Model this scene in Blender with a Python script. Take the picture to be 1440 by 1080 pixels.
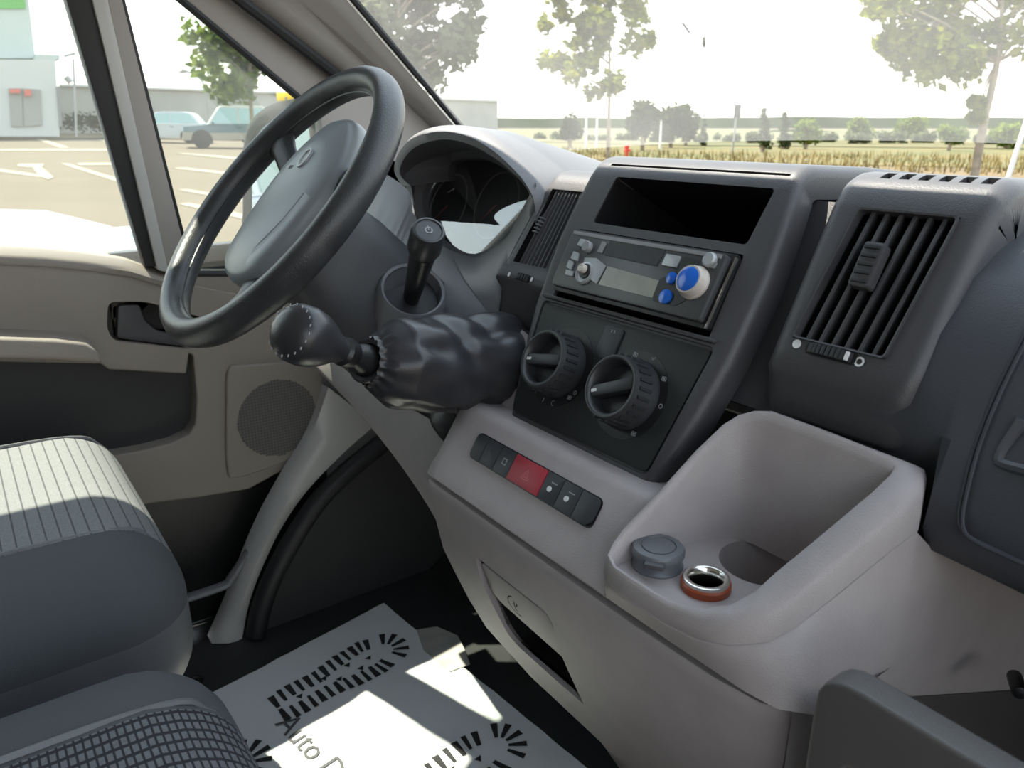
import bpy, bmesh, math, random
from mathutils import Vector as V, Matrix, noise
random.seed(7)
R = math.radians
scn = bpy.context.scene
C = scn.collection
for o in list(bpy.data.objects): bpy.data.objects.remove(o)

# ------------------------------------------------------------------ camera
FPX, YAW, PIT = 1080.0, R(54.0), R(18.6)
CAM = V((.477, -.483, .9))
FW = V((-math.sin(YAW)*math.cos(PIT), math.cos(YAW)*math.cos(PIT), -math.sin(PIT)))
RT = V((math.cos(YAW), math.sin(YAW), 0)); UP = RT.cross(FW)
cd = bpy.data.cameras.new('camera'); cam = bpy.data.objects.new('camera', cd); C.objects.link(cam)
cd.sensor_fit = 'HORIZONTAL'; cd.sensor_width = 36; cd.lens = 36*FPX/1440
cd.clip_start = .02; cd.clip_end = 5000
cd.dof.use_dof = True; cd.dof.focus_distance = .72; cd.dof.aperture_fstop = 13
cam.matrix_world = Matrix((( RT.x, UP.x, -FW.x, CAM.x), (RT.y, UP.y, -FW.y, CAM.y), (RT.z, UP.z, -FW.z, CAM.z), (0,0,0,1)))
scn.camera = cam

# ------------------------------------------------------------------ light
vs = scn.view_settings
vs.view_transform = 'Standard'; vs.look = 'None'; vs.gamma = 1; vs.use_curve_mapping = False
vs.exposure = 1.6
SUN = V((1, .55, -2.1)).normalized()          # direction the sunlight travels
sd = bpy.data.lights.new('sun_offscreen', 'SUN'); so = bpy.data.objects.new('sun_offscreen', sd); C.objects.link(so)
sd.energy = 5.0; sd.angle = R(.6); sd.color = (1, .93, .80)
so.rotation_euler = SUN.to_track_quat('-Z', 'Y').to_euler(); so.location = (-8, -5, 18)
wd = bpy.data.worlds.new('sky'); scn.world = wd; wd.use_nodes = True
nt = wd.node_tree; nt.nodes.clear()
def wn(t): return nt.nodes.new(t)
tc = wn('ShaderNodeTexCoord'); sp = wn('ShaderNodeSeparateXYZ'); nt.links.new(tc.outputs['Generated'], sp.inputs[0])
cr = wn('ShaderNodeValToRGB'); nt.links.new(sp.outputs['Z'], cr.inputs[0])
e = cr.color_ramp.elements
e[0].position = 0; e[0].color = (1.0, .95, .84, 1); e[1].position = 1; e[1].color = (.52, .65, .82, 1)
e2 = e.new(.10); e2.color = (.95, .96, .93, 1); e3 = e.new(.35); e3.color = (.70, .81, .93, 1)
mpn = wn('ShaderNodeMapping'); mpn.inputs['Scale'].default_value = (3, 3, 9); nt.links.new(tc.outputs['Generated'], mpn.inputs[0])
nz = wn('ShaderNodeTexNoise'); nz.inputs['Scale'].default_value = 2.2; nz.inputs['Detail'].default_value = 6; nt.links.new(mpn.outputs[0], nz.inputs[0])
cr2 = wn('ShaderNodeValToRGB'); nt.links.new(nz.outputs[0], cr2.inputs[0])
cr2.color_ramp.elements[0].position = .55; cr2.color_ramp.elements[0].color = (0,0,0,1); cr2.color_ramp.elements[1].position = .75; cr2.color_ramp.elements[1].color = (.7,.7,.7,1)
mx = wn('ShaderNodeMixRGB'); nt.links.new(cr2.outputs[0], mx.inputs[0]); nt.links.new(cr.outputs[0], mx.inputs[1]); mx.inputs[2].default_value = (1, .98, .95, 1)
bg = wn('ShaderNodeBackground'); bg.inputs[1].default_value = .95; nt.links.new(mx.outputs[0], bg.inputs[0])
wo = wn('ShaderNodeOutputWorld'); nt.links.new(bg.outputs[0], wo.inputs[0])

# ------------------------------------------------------------------ helpers: a pixel gives a direction, a surface gives its distance
def ray(p): return FW + RT*((p[0]-720)/FPX) - UP*((p[1]-540)/FPX)
def onx(p, X): d = ray(p); return CAM + d*((X-CAM.x)/d.x)
def ony(p, Y): d = ray(p); return CAM + d*((Y-CAM.y)/d.y)
def onz(p, Z): d = ray(p); return CAM + d*((Z-CAM.z)/d.z)
def onpl(p, P, N): d = ray(p); return CAM + d*((P-CAM).dot(N)/d.dot(N))
TS = R(27.7); SP = V((0, 0, .775)); SU = V((0, math.sin(TS), math.cos(TS))); SN = V((0, -math.cos(TS), math.sin(TS)))
def S(x, s, n=0): return SP + V((x, 0, 0)) + SU*s + SN*n
def st(p, n=0): q = onpl(p, SP+SN*n, SN); return (q.x, (q-SP).dot(SU))
def SQ(p, n=0): return onpl(p, SP+SN*n, SN)
def lerp(a, b, t): return a+(b-a)*t
def interp(x, xs, ys):
    if x <= xs[0]: return ys[0]
    for i in range(1, len(xs)):
        if x <= xs[i]: return lerp(ys[i-1], ys[i], (x-xs[i-1])/(xs[i]-xs[i-1]))
    return ys[-1]
def smooth_path(pts, n=6, closed=False):
    out = []; m = len(pts); pts = [V(p) for p in pts]
    for i in range(m if closed else m-1):
        p0 = pts[(i-1) % m] if closed or i > 0 else pts[i]; p1 = pts[i]; p2 = pts[(i+1) % m]
        p3 = pts[(i+2) % m] if closed or i+2 < m else pts[(i+1) % m]
        for k in range(n):
            t = k/n
            out.append(.5*((2*p1)+(p2-p0)*t+(2*p0-5*p1+4*p2-p3)*t*t+(3*p1-p0-3*p2+p3)*t**3))
    if not closed: out.append(pts[-1])
    return out
def fillet(pts, r, seg=5):
    out = []; m = len(pts); pts = [V(p) for p in pts]
    for i in range(m):
        a, b, c = pts[i-1], pts[i], pts[(i+1) % m]
        rr = r[i] if isinstance(r, (list, tuple)) else r
        l = min(rr, (a-b).length*.45, (c-b).length*.45)
        p = b+(a-b).normalized()*l; q = b+(c-b).normalized()*l
        for k in range(seg+1):
            t = k/seg; out.append(p*(1-t)**2+b*2*t*(1-t)+q*t*t)
    return out
class MB:
    def __init__(s): s.v = []; s.f = []
    def add(s, vs, fs):
        o = len(s.v); s.v += [V(v) for v in vs]; s.f += [tuple(i+o for i in f) for f in fs]; return s
    def box(s, c, size, M=None):
        c = V(c); h = V(size)/2; vs = []
        for x in (-1, 1):
            for y in (-1, 1):
                for z in (-1, 1):
                    d = V((x*h.x, y*h.y, z*h.z)); vs.append(c+(M @ d if M else d))
        return s.add(vs, [(0,1,3,2),(4,6,7,5),(0,4,5,1),(2,3,7,6),(0,2,6,4),(1,5,7,3)])
    def prism(s, pts, vec):
        n = len(pts); pts = [V(p) for p in pts]; vec = V(vec)
        return s.add(pts+[p+vec for p in pts], [tuple(range(n))[::-1], tuple(range(n, 2*n))]+[(i, (i+1) % n, (i+1) % n+n, i+n) for i in range(n)])
    def loft(s, rows, cu=False, cv=False, cap=False):
        m = len(rows); n = len(rows[0]); vs = [p for r in rows for p in r]; fs = []
        for i in range(m if cv else m-1):
            for j in range(n if cu else n-1):
                a = i*n+j; b = i*n+(j+1) % n; c = ((i+1) % m)*n+(j+1) % n; d = ((i+1) % m)*n+j
                fs.append((a, b, c, d))
        if cap and cu: fs.append(tuple(range(n))[::-1]); fs.append(tuple(range((m-1)*n, m*n)))
        return s.add(vs, fs)
    def tube(s, path, r, n=12, cap=True, up=None):
        path = [V(p) for p in path]; rows = []; ref = up or V((0, 0, 1)); prev = None
        for i, p in enumerate(path):
            t = (path[min(i+1, len(path)-1)]-path[max(i-1, 0)]).normalized()
            if prev is None:
                a = t.cross(ref)
                if a.length < .1: a = t.cross(V((1, 0, 0)))
            else: a = prev-t*prev.dot(t)
            a.normalize(); prev = a; b = t.cross(a)
            rr = r[i] if isinstance(r, list) else r
            ra, rb = rr if isinstance(rr, tuple) else (rr, rr)
            rows.append([p+a*(math.cos(2*math.pi*k/n)*ra)+b*(math.sin(2*math.pi*k/n)*rb) for k in range(n)])
        return s.loft(rows, cu=True, cap=cap)
    def lathe(s, base, axis, prof, n=32, ref=None):
        axis = V(axis).normalized(); a = axis.cross(V(ref) if ref else V((1, .01, 0))).normalized(); b = axis.cross(a); base = V(base); rows = []
        for r, h in prof: rows.append([base+axis*h+(a*math.cos(2*math.pi*k/n)+b*math.sin(2*math.pi*k/n))*r for k in range(n)])
        return s.loft(rows, cu=True, cap=True)
    def mesh(s, name):
        me = bpy.data.meshes.new(name); me.from_pydata([tuple(v) for v in s.v], [], s.f); return me
    def build(s, name, mat, parent=None, bevel=0, seg=2, ang=38, flat=False, weld=True):
        bm = bmesh.new(); me = s.mesh(name); bm.from_mesh(me)
        if weld: bmesh.ops.remove_doubles(bm, verts=bm.verts, dist=1e-5)
        bmesh.ops.recalc_face_normals(bm, faces=bm.faces)
        if bevel:
            es = [x for x in bm.edges if len(x.link_faces) == 2 and x.calc_face_angle(0) > R(30)]
            if es: bmesh.ops.bevel(bm, geom=es, offset=bevel, segments=seg, profile=.6, affect='EDGES', clamp_overlap=True)
        finish(bm, flat, ang); bm.to_mesh(me); bm.free()
        return link(name, me, mat, parent)
def finish(bm, flat=False, ang=38):
    for f in bm.faces: f.smooth = not flat
    for x in bm.edges: x.smooth = not (len(x.link_faces) != 2 or x.calc_face_angle(0) > R(ang))
def link(name, me, mat, parent=None):
    o = bpy.data.objects.new(name, me); C.objects.link(o)
    if mat: me.materials.clear(); me.materials.append(mat)
    if parent: par(o, parent)
    return o
def par(o, parent):
    o.parent = parent; L = V((0, 0, 0)); p = parent
    if parent.type == 'EMPTY': o.matrix_parent_inverse = Matrix.Translation(-parent.location)
def thing(name, label, cat, loc, group=None):
    o = bpy.data.objects.new(name, None); C.objects.link(o); o.location = loc; o.empty_display_size = .02
    return tag(o, label, cat, group)
def tag(o, label, cat, group=None, kind=None):
    o['label'] = label
    if cat: o['category'] = cat
    if group: o['group'] = group
    if kind: o['kind'] = kind
    return o
def struct(o, label=None, cat=None):
    o['kind'] = 'structure'
    if label: o['label'] = label
    if cat: o['category'] = cat
    return o
def cut(o, cutters, ang=38, bev=0):
    for mb in cutters:
        c = mb.build('cutter', None, None); 
        m = o.modifiers.new('b', 'BOOLEAN'); m.object = c; m.operation = 'DIFFERENCE'; m.solver = 'EXACT'; m.use_self = True
        bpy.context.view_layer.update()
        me = bpy.data.meshes.new_from_object(o.evaluated_get(bpy.context.evaluated_depsgraph_get()))
        o.modifiers.clear(); old = o.data; mats = [x for x in old.materials]; o.data = me
        me.materials.clear()
        for x in mats: me.materials.append(x)
        bpy.data.objects.remove(c)
    bm = bmesh.new(); bm.from_mesh(o.data); bmesh.ops.dissolve_degenerate(bm, dist=1e-6, edges=bm.edges); finish(bm, False, ang); bm.to_mesh(o.data); bm.free()
    if bev:
        m = o.modifiers.new('edge', 'BEVEL'); m.width = bev; m.segments = 2; m.limit_method = 'ANGLE'; m.angle_limit = R(40)
    return o
def text_mb(txt, size, origin, xdir, ydir, lift=.0004, thick=0):
    cu = bpy.data.curves.new('t', 'FONT'); cu.body = txt; cu.size = size; cu.resolution_u = 2; cu.offset = thick
    o = bpy.data.objects.new('t', cu); C.objects.link(o); bpy.context.view_layer.update()
    me = bpy.data.meshes.new_from_object(o.evaluated_get(bpy.context.evaluated_depsgraph_get()))
    xd = V(xdir).normalized(); yd = V(ydir).normalized(); n = xd.cross(yd)
    mb = MB(); mb.add([V(origin)+xd*v.co.x+yd*v.co.y+n*lift for v in me.vertices], [tuple(p.vertices) for p in me.polygons])
    bpy.data.objects.remove(o); return mb

# ------------------------------------------------------------------ materials
def mat(name, col, rough=.5, metal=0, bump=0, bscale=400, spec=.5, var=0, vscale=8, col2=None, kind='noise', trans=0, coat=0):
    m = bpy.data.materials.new(name); m.use_nodes = True; t = m.node_tree; b = t.nodes['Principled BSDF']
    b.inputs['Base Color'].default_value = (*col, 1); b.inputs['Roughness'].default_value = rough; b.inputs['Metallic'].default_value = metal
    b.inputs['Specular IOR Level'].default_value = spec; b.inputs['Coat Weight'].default_value = coat
    tcn = t.nodes.new('ShaderNodeTexCoord')
    if var or col2:
        nn = t.nodes.new('ShaderNodeTexNoise'); nn.inputs['Scale'].default_value = vscale; nn.inputs['Detail'].default_value = 5
        t.links.new(tcn.outputs['Object'], nn.inputs[0])
        rp = t.nodes.new('ShaderNodeValToRGB'); t.links.new(nn.outputs[0], rp.inputs[0])
        c2 = col2 or tuple(min(1, c*(1+var)) for c in col); c1 = col if col2 else tuple(c*(1-var) for c in col)
        rp.color_ramp.elements[0].color = (*c1, 1); rp.color_ramp.elements[1].color = (*c2, 1)
        rp.color_ramp.elements[0].position = .35; rp.color_ramp.elements[1].position = .65
        t.links.new(rp.outputs[0], b.inputs['Base Color'])
    if bump:
        nn = t.nodes.new('ShaderNodeTexVoronoi' if kind == 'voronoi' else 'ShaderNodeTexNoise'); nn.inputs['Scale'].default_value = bscale
        t.links.new(tcn.outputs['Object'], nn.inputs[0])
        bp = t.nodes.new('ShaderNodeBump'); bp.inputs['Strength'].default_value = bump; bp.inputs['Distance'].default_value = .001
        t.links.new(nn.outputs[0], bp.inputs['Height']); t.links.new(bp.outputs[0], b.inputs['Normal'])
    return m
M = {}
M['light'] = mat('grey_taupe_plastic', (.37, .335, .332), .5, bump=.35, bscale=900, var=.04, vscale=30)
M['door'] = mat('door_taupe_plastic', (.27, .238, .208), .55, bump=.35, bscale=900)
M['frame'] = mat('charcoal_plastic', (.060, .060, .065), .42, bump=.25, bscale=1000)
M['dash'] = mat('dark_dash_plastic', (.052, .055, .065), .45, bump=.22, bscale=900)
M['dashmid'] = mat('mid_grey_dash_plastic', (.19, .192, .205), .45, bump=.3, bscale=800)
M['hood'] = mat('hood_plastic', (.13, .13, .138), .5, bump=.3, bscale=800)
M['black'] = mat('black_plastic', (.012, .012, .013), .35, bump=.2, bscale=900)
M['blackmatt'] = mat('matt_black', (.006, .006, .007), .8, spec=.05)
M['panel'] = mat('climate_panel_black', (.020, .023, .024), .45, bump=.2, bscale=900)
M['knob'] = mat('knob_rubber', (.032, .034, .037), .38)
M['chrome'] = mat('bright_metal', (.72, .70, .66), .18, metal=1)
M['silver'] = mat('silver_paint', (.38, .40, .41), .35, metal=.3)
M['radio'] = mat('radio_face', (.062, .064, .068), .3)
M['radio_lt'] = mat('radio_grey', (.24, .24, .245), .35)
M['lcd'] = mat('lcd', (.24, .235, .19), .22, var=.1, vscale=60)
M['lcdblue'] = mat('lcd_blue_grey', (.40, .50, .52), .25)
M['blue'] = mat('blue_translucent_button', (.010, .13, .62), .2, spec=.7)
M['cream'] = mat('cream_knob', (.55, .50, .45), .35)
M['white'] = mat('white_print', (.75, .76, .76), .5)
M['greyprint'] = mat('grey_print', (.30, .31, .32), .6)
M['red'] = mat('red_button', (.42, .035, .055), .38)
M['redprint'] = mat('red_button_print', (.55, .16, .17), .5)
M['button'] = mat('button_plastic', (.040, .044, .050), .42)
M['orange'] = mat('orange_ring', (.34, .07, .025), .35)
M['leather'] = mat('black_leather', (.030, .030, .034), .34, bump=.14, bscale=600)
M['wheel'] = mat('wheel_rim', (.038, .040, .043), .38, bump=.35, bscale=500, var=.25, vscale=25)
M['pad'] = mat('wheel_pad', (.25, .275, .29), .38, bump=.15, bscale=800)
M['shroud'] = mat('column_shroud', (.062, .064, .070), .5, bump=.3, bscale=700)
M['cap'] = mat('cap_grey', (.115, .122, .135), .4)
M['tray'] = mat('tray_grey', (.098, .092, .090), .45, bump=.25, bscale=800)
M['rubber'] = mat('black_rubber', (.012, .012, .014), .55)
M['floor'] = mat('floor_vinyl', (.034, .037, .037), .6, bump=.4, bscale=250, var=.25, vscale=6)
M['carpet'] = mat('carpet', (.010, .010, .011), .95, bump=.6, bscale=600)
M['trim'] = mat('pillar_trim', (.31, .285, .265), .6, bump=.25, bscale=700)
M['paint'] = mat('body_paint', (.46, .46, .45), .3)
M['headliner'] = mat('headliner', (.58, .56, .52), .95)  # colour raised on these unseen surfaces to bounce more light into the cab
M['paper'] = mat('paper', (.80, .82, .84), .75, bump=.15, bscale=60)
M['paper2'] = mat('worn_paper', (.42, .41, .38), .8, var=.12, vscale=40)
M['ink'] = mat('black_ink', (.018, .018, .020), .7)
M['inklight'] = mat('grey_ink', (.10, .10, .105), .7)

def fabric(name, base, dark, stripe, fx, fy, wave=0, rough=.95):
    m = mat(name, base, rough, spec=.2); t = m.node_tree; b = t.nodes['Principled BSDF']
    tcn = t.nodes.new('ShaderNodeTexCoord'); sx = t.nodes.new('ShaderNodeSeparateXYZ'); t.links.new(tcn.outputs['Object'], sx.inputs[0])
    def band(out, f, w):
        a = t.nodes.new('ShaderNodeMath'); a.operation = 'MULTIPLY'; a.inputs[1].default_value = f; t.links.new(out, a.inputs[0])
        c = t.nodes.new('ShaderNodeMath'); c.operation = 'FRACT'; t.links.new(a.outputs[0], c.inputs[0])
        d = t.nodes.new('ShaderNodeMath'); d.operation = 'LESS_THAN'; d.inputs[1].default_value = w; t.links.new(c.outputs[0], d.inputs[0]); return d.outputs[0]
    l1 = band(sx.outputs['Y'], fy, stripe)
    fac = l1
    if fx:
        l2 = band(sx.outputs['X'], fx, stripe); mm = t.nodes.new('ShaderNodeMath'); mm.operation = 'MAXIMUM'; t.links.new(l1, mm.inputs[0]); t.links.new(l2, mm.inputs[1]); fac = mm.outputs[0]
    nn = t.nodes.new('ShaderNodeTexNoise'); nn.inputs['Scale'].default_value = 500; t.links.new(tcn.outputs['Object'], nn.inputs[0])
    m1 = t.nodes.new('ShaderNodeMixRGB'); m1.inputs[1].default_value = (*[c*.75 for c in base], 1); m1.inputs[2].default_value = (*[c*1.3 for c in base], 1); t.links.new(nn.outputs[0], m1.inputs[0])
    m2 = t.nodes.new('ShaderNodeMixRGB'); t.links.new(fac, m2.inputs[0]); t.links.new(m1.outputs[0], m2.inputs[1]); m2.inputs[2].default_value = (*dark, 1)
    t.links.new(m2.outputs[0], b.inputs['Base Color'])
    bp = t.nodes.new('ShaderNodeBump'); bp.inputs['Strength'].default_value = .6; bp.inputs['Distance'].default_value = .001; bp.invert = True
    t.links.new(fac, bp.inputs['Height']); t.links.new(bp.outputs[0], b.inputs['Normal'])
    return m
M['rib'] = fabric('ribbed_seat_cloth', (.23, .235, .24), (.11, .115, .12), .13, 0, 78)
M['weave'] = fabric('woven_seat_cloth', (.15, .155, .17), (.035, .036, .042), .30, 92, 200)
M['cloth'] = mat('smooth_seat_cloth', (.095, .10, .108), .9, bump=.4, bscale=700, spec=.2)
M['vinyl'] = mat('seat_side_vinyl', (.125, .13, .142), .5, bump=.35, bscale=450, var=.08, vscale=12)
def glass(name, tint, dust, dustcol, gloss=.04):
    m = bpy.data.materials.new(name); m.use_nodes = True; t = m.node_tree; t.nodes.clear()
    tr = t.nodes.new('ShaderNodeBsdfTransparent'); tr.inputs[0].default_value = (*tint, 1)
    gl = t.nodes.new('ShaderNodeBsdfGlossy'); gl.inputs['Roughness'].default_value = .02
    a = t.nodes.new('ShaderNodeMixShader'); fr = t.nodes.new('ShaderNodeLayerWeight'); fr.inputs[0].default_value = .12; fm = t.nodes.new('ShaderNodeMath'); fm.operation = 'MULTIPLY'; fm.inputs[1].default_value = .5; t.links.new(fr.outputs['Facing'], fm.inputs[0])
    t.links.new(fm.outputs[0], a.inputs[0]); t.links.new(tr.outputs[0], a.inputs[1]); t.links.new(gl.outputs[0], a.inputs[2])
    o = t.nodes.new('ShaderNodeOutputMaterial'); last = a
    if dust:
        tl = t.nodes.new('ShaderNodeBsdfTranslucent'); tl.inputs[0].default_value = (*dustcol, 1)
        nn = t.nodes.new('ShaderNodeTexNoise'); nn.inputs['Scale'].default_value = 5; nn.inputs['Detail'].default_value = 6
        tcn = t.nodes.new('ShaderNodeTexCoord'); t.links.new(tcn.outputs['Object'], nn.inputs[0])
        mr = t.nodes.new('ShaderNodeMapRange'); mr.inputs[1].default_value = .3; mr.inputs[2].default_value = .7; mr.inputs[3].default_value = dust*.6; mr.inputs[4].default_value = dust*1.4
        t.links.new(nn.outputs[0], mr.inputs[0])
        b = t.nodes.new('ShaderNodeMixShader'); t.links.new(mr.outputs[0], b.inputs[0]); t.links.new(a.outputs[0], b.inputs[1]); t.links.new(tl.outputs[0], b.inputs[2]); last = b
    t.links.new(last.outputs[0], o.inputs[0]); return m
M['windshield'] = glass('dusty_windshield_glass', (.95, .97, .95), .085, (1, .98, .92))
M['glass'] = glass('side_glass', (.93, .96, .93), .03, (1, 1, 1))
M['lens'] = glass('cluster_lens', (.75, .75, .75), 0, (1, 1, 1))
for n_ in M['lens'].node_tree.nodes:
    if n_.type == 'MATH': n_.operation = 'MULTIPLY_ADD'; n_.inputs[2].default_value = .22

# ================================================================== THE CAB (setting)
mb = MB(); mb.box((.02, -.42, -.02), (1.68, 1.30, .04)); struct(mb.build('floor', M['floor'], bevel=.004), 'dark ribbed vinyl cab floor')
mb = MB(); prof = [(.20, -.01), (.26, .03), (.40, .30), (.42, .80), (.46, .80), (.44, .28), (.30, -.03), (.20, -.04)]
mb.prism([(-.82, y, z) for y, z in prof], (1.68, 0, 0)); struct(mb.build('wall_front', M['carpet']), 'black carpeted toe board and firewall')
mb = MB(); mb.box((.02, -1.12, .78), (1.80, .04, 1.6)); struct(mb.build('wall_rear', M['headliner'], bevel=.004), 'pale cab bulkhead behind the seats')
HY, HZ = -.055, 1.235      # front lower edge of the unseen overhead shelf, placed for its shadow line
mb = MB(); prof = [(-1.10, 1.54), (-.46, 1.54), (-.36, 1.34), (-.20, 1.27), (HY, HZ), (HY, HZ+.02), (-.2, 1.38), (-.40, 1.58), (-1.10, 1.58)]
mb.prism([(-.86, y, z) for y, z in prof], (1.76, 0, 0)); struct(mb.build('ceiling', M['headliner']), 'pale headliner and unseen overhead shelf placed to shade the dash')
# windshield (slightly bowed)
WT, WB = (HY+.01, HZ+.005), (.345, .835)
def ws(u, v):
    x = lerp(-.785, .80, u); y = lerp(WB[0], WT[0], v); z = lerp(WB[1], WT[1], v); b = (1-(2*u-1)**2)*.07
    return V((x, y+b*.7, z+b*.7))
rows = [[ws(i/24, j/10) for i in range(25)] for j in range(11)]
mb = MB(); mb.loft(rows)
struct(mb.build('window_1', M['windshield']), 'dusty windshield')

wpl = ws(.5, .5); wnn = (ws(.6, .5)-wpl).cross(ws(.5, .6)-wpl).normalized(); wob_ = window1 = bpy.data.objects['window_1']
for sm_px in ([(957, 31), (962, 34), (971, 47), (968, 46)], [(988, 53), (991, 52), (992, 62), (990, 68), (987, 62)]):
    mb = MB(); mb.prism([onpl(p, wpl-V((0, .004, .004)), wnn) for p in sm_px], (0, .0006, .0006)); mb.build('dirt_speck', mat('dirt', (.13, .13, .12), .9), window1)
mb = MB(); mb.loft([[V((x, y-.10*(x/.9)**2*(1 if y > .6 else .4), z-.05*(x/.9)**2)) for x in (-.92, -.75, -.5, -.25, 0, .25, .5, .75, .92)] for y, z in ((.44, .775), (.55, .75), (.80, .66), (1.05, .52), (1.20, .36), (1.24, .0), (1.20, -.3))]); struct(mb.build('bonnet', M['paint'], ang=60), 'pale painted van bonnet ahead of the windshield')
# ---- left A-pillar
DXO = -.84
def exline(p, q, fn, t0, t1):
    a, b = fn(p), fn(q); return [lerp(a, b, t) for t in (t0, 0, 1, t1)]
l0 = exline((342, 0), (482, 108), lambda p: onx(p, -.83), -1.7, 1.6)
l1 = exline((420, 0), (545, 120), lambda p: onx(p, -.80), -1.7, 1.6)
l2 = exline((488, 0), (633, 170), lambda p: onx(p, -.755), -1.7, 1.35)
l3 = [p+V((-.035, .012, .01)) for p in l2]; l4 = [p+V((-.04, .0, 0)) for p in l0]
mb = MB(); mb.loft([l0, [lerp(a, b, .5)+V((.012, 0, 0)) for a, b in zip(l0, l1)], l1, [lerp(a, b, .5)+V((.014, -.003, 0)) for a, b in zip(l1, l2)], l2, l3, l4], cv=True)
struct(mb.build('trim_1', M['trim'], ang=50), 'grey moulded A-pillar trim beside the windshield')
mb = MB(); mb.tube([p+V((.004, .006, .004)) for p in l2], .006, 8); struct(mb.build('trim_2', M['rubber']), 'black windshield rubber edge')
mb = MB(); mb.tube([p+V((.012, -.012, 0)) for p in l0], .009, 8); struct(mb.build('trim_3', M['rubber']), 'black door seal along the A-pillar')
# dark dash-end strip between A-pillar foot and dash
mb = MB(); mb.prism([V((-.80, y, z)) for y, z in [(.055, .60), (.060, .72), (.050, .945), (.12, .985), (.30, .90), (.42, .80), (.42, .60)]], (-.03, 0, 0)); struct(mb.build('trim_10', M['trim'], bevel=.006), 'grey foot of the A-pillar trim')
# right A-pillar and right rear post, outside the picture
mb = MB(); mb.tube([(.83, .36, .80), (.80, HY-.02, HZ+.02)], (.04, .04), 10); struct(mb.build('trim_4', M['trim']), 'grey right A-pillar trim')
mb = MB(); mb.box((.88, -1.02, .62), (.08, .20, 1.6)); struct(mb.build('wall_right', M['trim'], bevel=.01), 'grey post behind the open passenger doorway')
mb = MB(); mb.box((-.87, -1.02, 1.06), (.05, .20, 1.10)); struct(mb.build('wall_left', M['trim'], bevel=.01), 'grey post behind the driver door')

# ---- driver's door
door = bpy.data.objects.new('door_1', None); C.objects.link(door); door.location = (-.85, -.4, 0); struct(door, 'driver door with grey taupe inner panel, dark bin and round speaker')
DF = -.835
def dx(p, X=DF): return onx(p, X)
mb = MB(); mb.box((-.885, -.46, .36), (.03, 1.0, .70)); mb.build('door_shell', M['black'], door, bevel=.004)
# bin back (dark)
mb = MB(); mb.prism([dx(p, -.868) for p in [(-200, 500), (290, 490), (290, 640), (-200, 660)]], (-.006, 0, 0)); mb.build('bin_back', mat('bin_dark', (.030, .030, .031), .6, bump=.3, bscale=700), door)
top = [(-60, 352), (0, 357), (60, 360), (120, 366), (180, 375), (215, 386), (260, 398), (320, 410), (400, 424), (436, 436)]
front = [(452, 462), (458, 500), (459, 545), (452, 590), (434, 628), (405, 658), (350, 688)]
bottom = [(280, 700), (214, 708), (120, 726), (-60, 765)]
inner = [(-60, 668), (120, 648), (200, 634), (240, 624), (266, 612), (275, 596), (277, 560), (272, 500), (266, 497), (262, 526), (152, 520), (143, 512), (-60, 508)]
pl = [dx(p) for p in top+front+bottom+inner]
rear = lambda p: V((DF, -.95, p.z))
pts = [V((DF, -.95, pl[0].z+.03))]+pl[:len(top+front+bottom)]
pts2 = pl[len(top+front+bottom):]
outline = pts+[V((DF, -.95, pts[-1].z-.03))]+[V((DF, -.95, pts2[0].z))]+pts2+[V((DF, -.95, pts2[-1].z+.01))]
mb = MB(); mb.prism(outline, (-.045, 0, 0))
pan = mb.build('door_panel', M['door'], door, bevel=.006, seg=3)
# pull handle recess
hp = fillet([dx(p) for p in [(152, 424), (205, 424), (268, 442), (330, 458), (268, 492), (160, 480), (150, 462)]], .012)
mb = MB(); mb.prism([p+V((.03, 0, 0)) for p in hp], (-.065, 0, 0)); cut(pan, [mb])
mb = MB(); mb.prism([p+V((-.036, 0, 0)) for p in hp], (-.004, 0, 0)); mb.build('handle_recess', M['black'], door)
hl = [dx(p, -.845) for p in [(166, 430), (196, 428), (204, 452), (222, 466), (262, 474), (262, 488), (165, 476)]]
mb = MB(); mb.prism(fillet(hl, .006), (-.018, 0, 0)); mb.build('door_pull', M['frame'], door, bevel=.003)
# armrest
arm = [dx(p, -.765) for p in [(-80, 474), (0, 476), (80, 479), (122, 484), (138, 494), (146, 512), (80, 508), (0, 506), (-80, 505)]]
arm = [V((-.765, -.95, arm[0].z))]+arm+[V((-.765, -.95, arm[-1].z))]
mb = MB(); mb.prism(arm, (-.085, 0, 0)); mb.build('armrest', M['door'], door, bevel=.008, seg=3)
# ledge along the top of the panel (catches the sun)
led = [(-60, 352), (0, 357), (60, 360), (120, 366), (180, 375), (215, 386), (260, 398)]
lp = [dx(p, -.84) for p in led]; lp = [V((-.84, -.95, lp[0].z+.03))]+lp
rows = [[p+V((.008, 0, -.014)) for p in lp], [p+V((.010, 0, -.006)) for p in lp], [p+V((.004, 0, .000)) for p in lp], [p+V((-.012, 0, .008)) for p in lp], [p+V((-.05, 0, .016)) for p in lp], [p+V((-.06, 0, .0)) for p in lp]]
mb = MB(); mb.loft(rows); mb.build('window_ledge', M['door'], door, ang=60)
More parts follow.
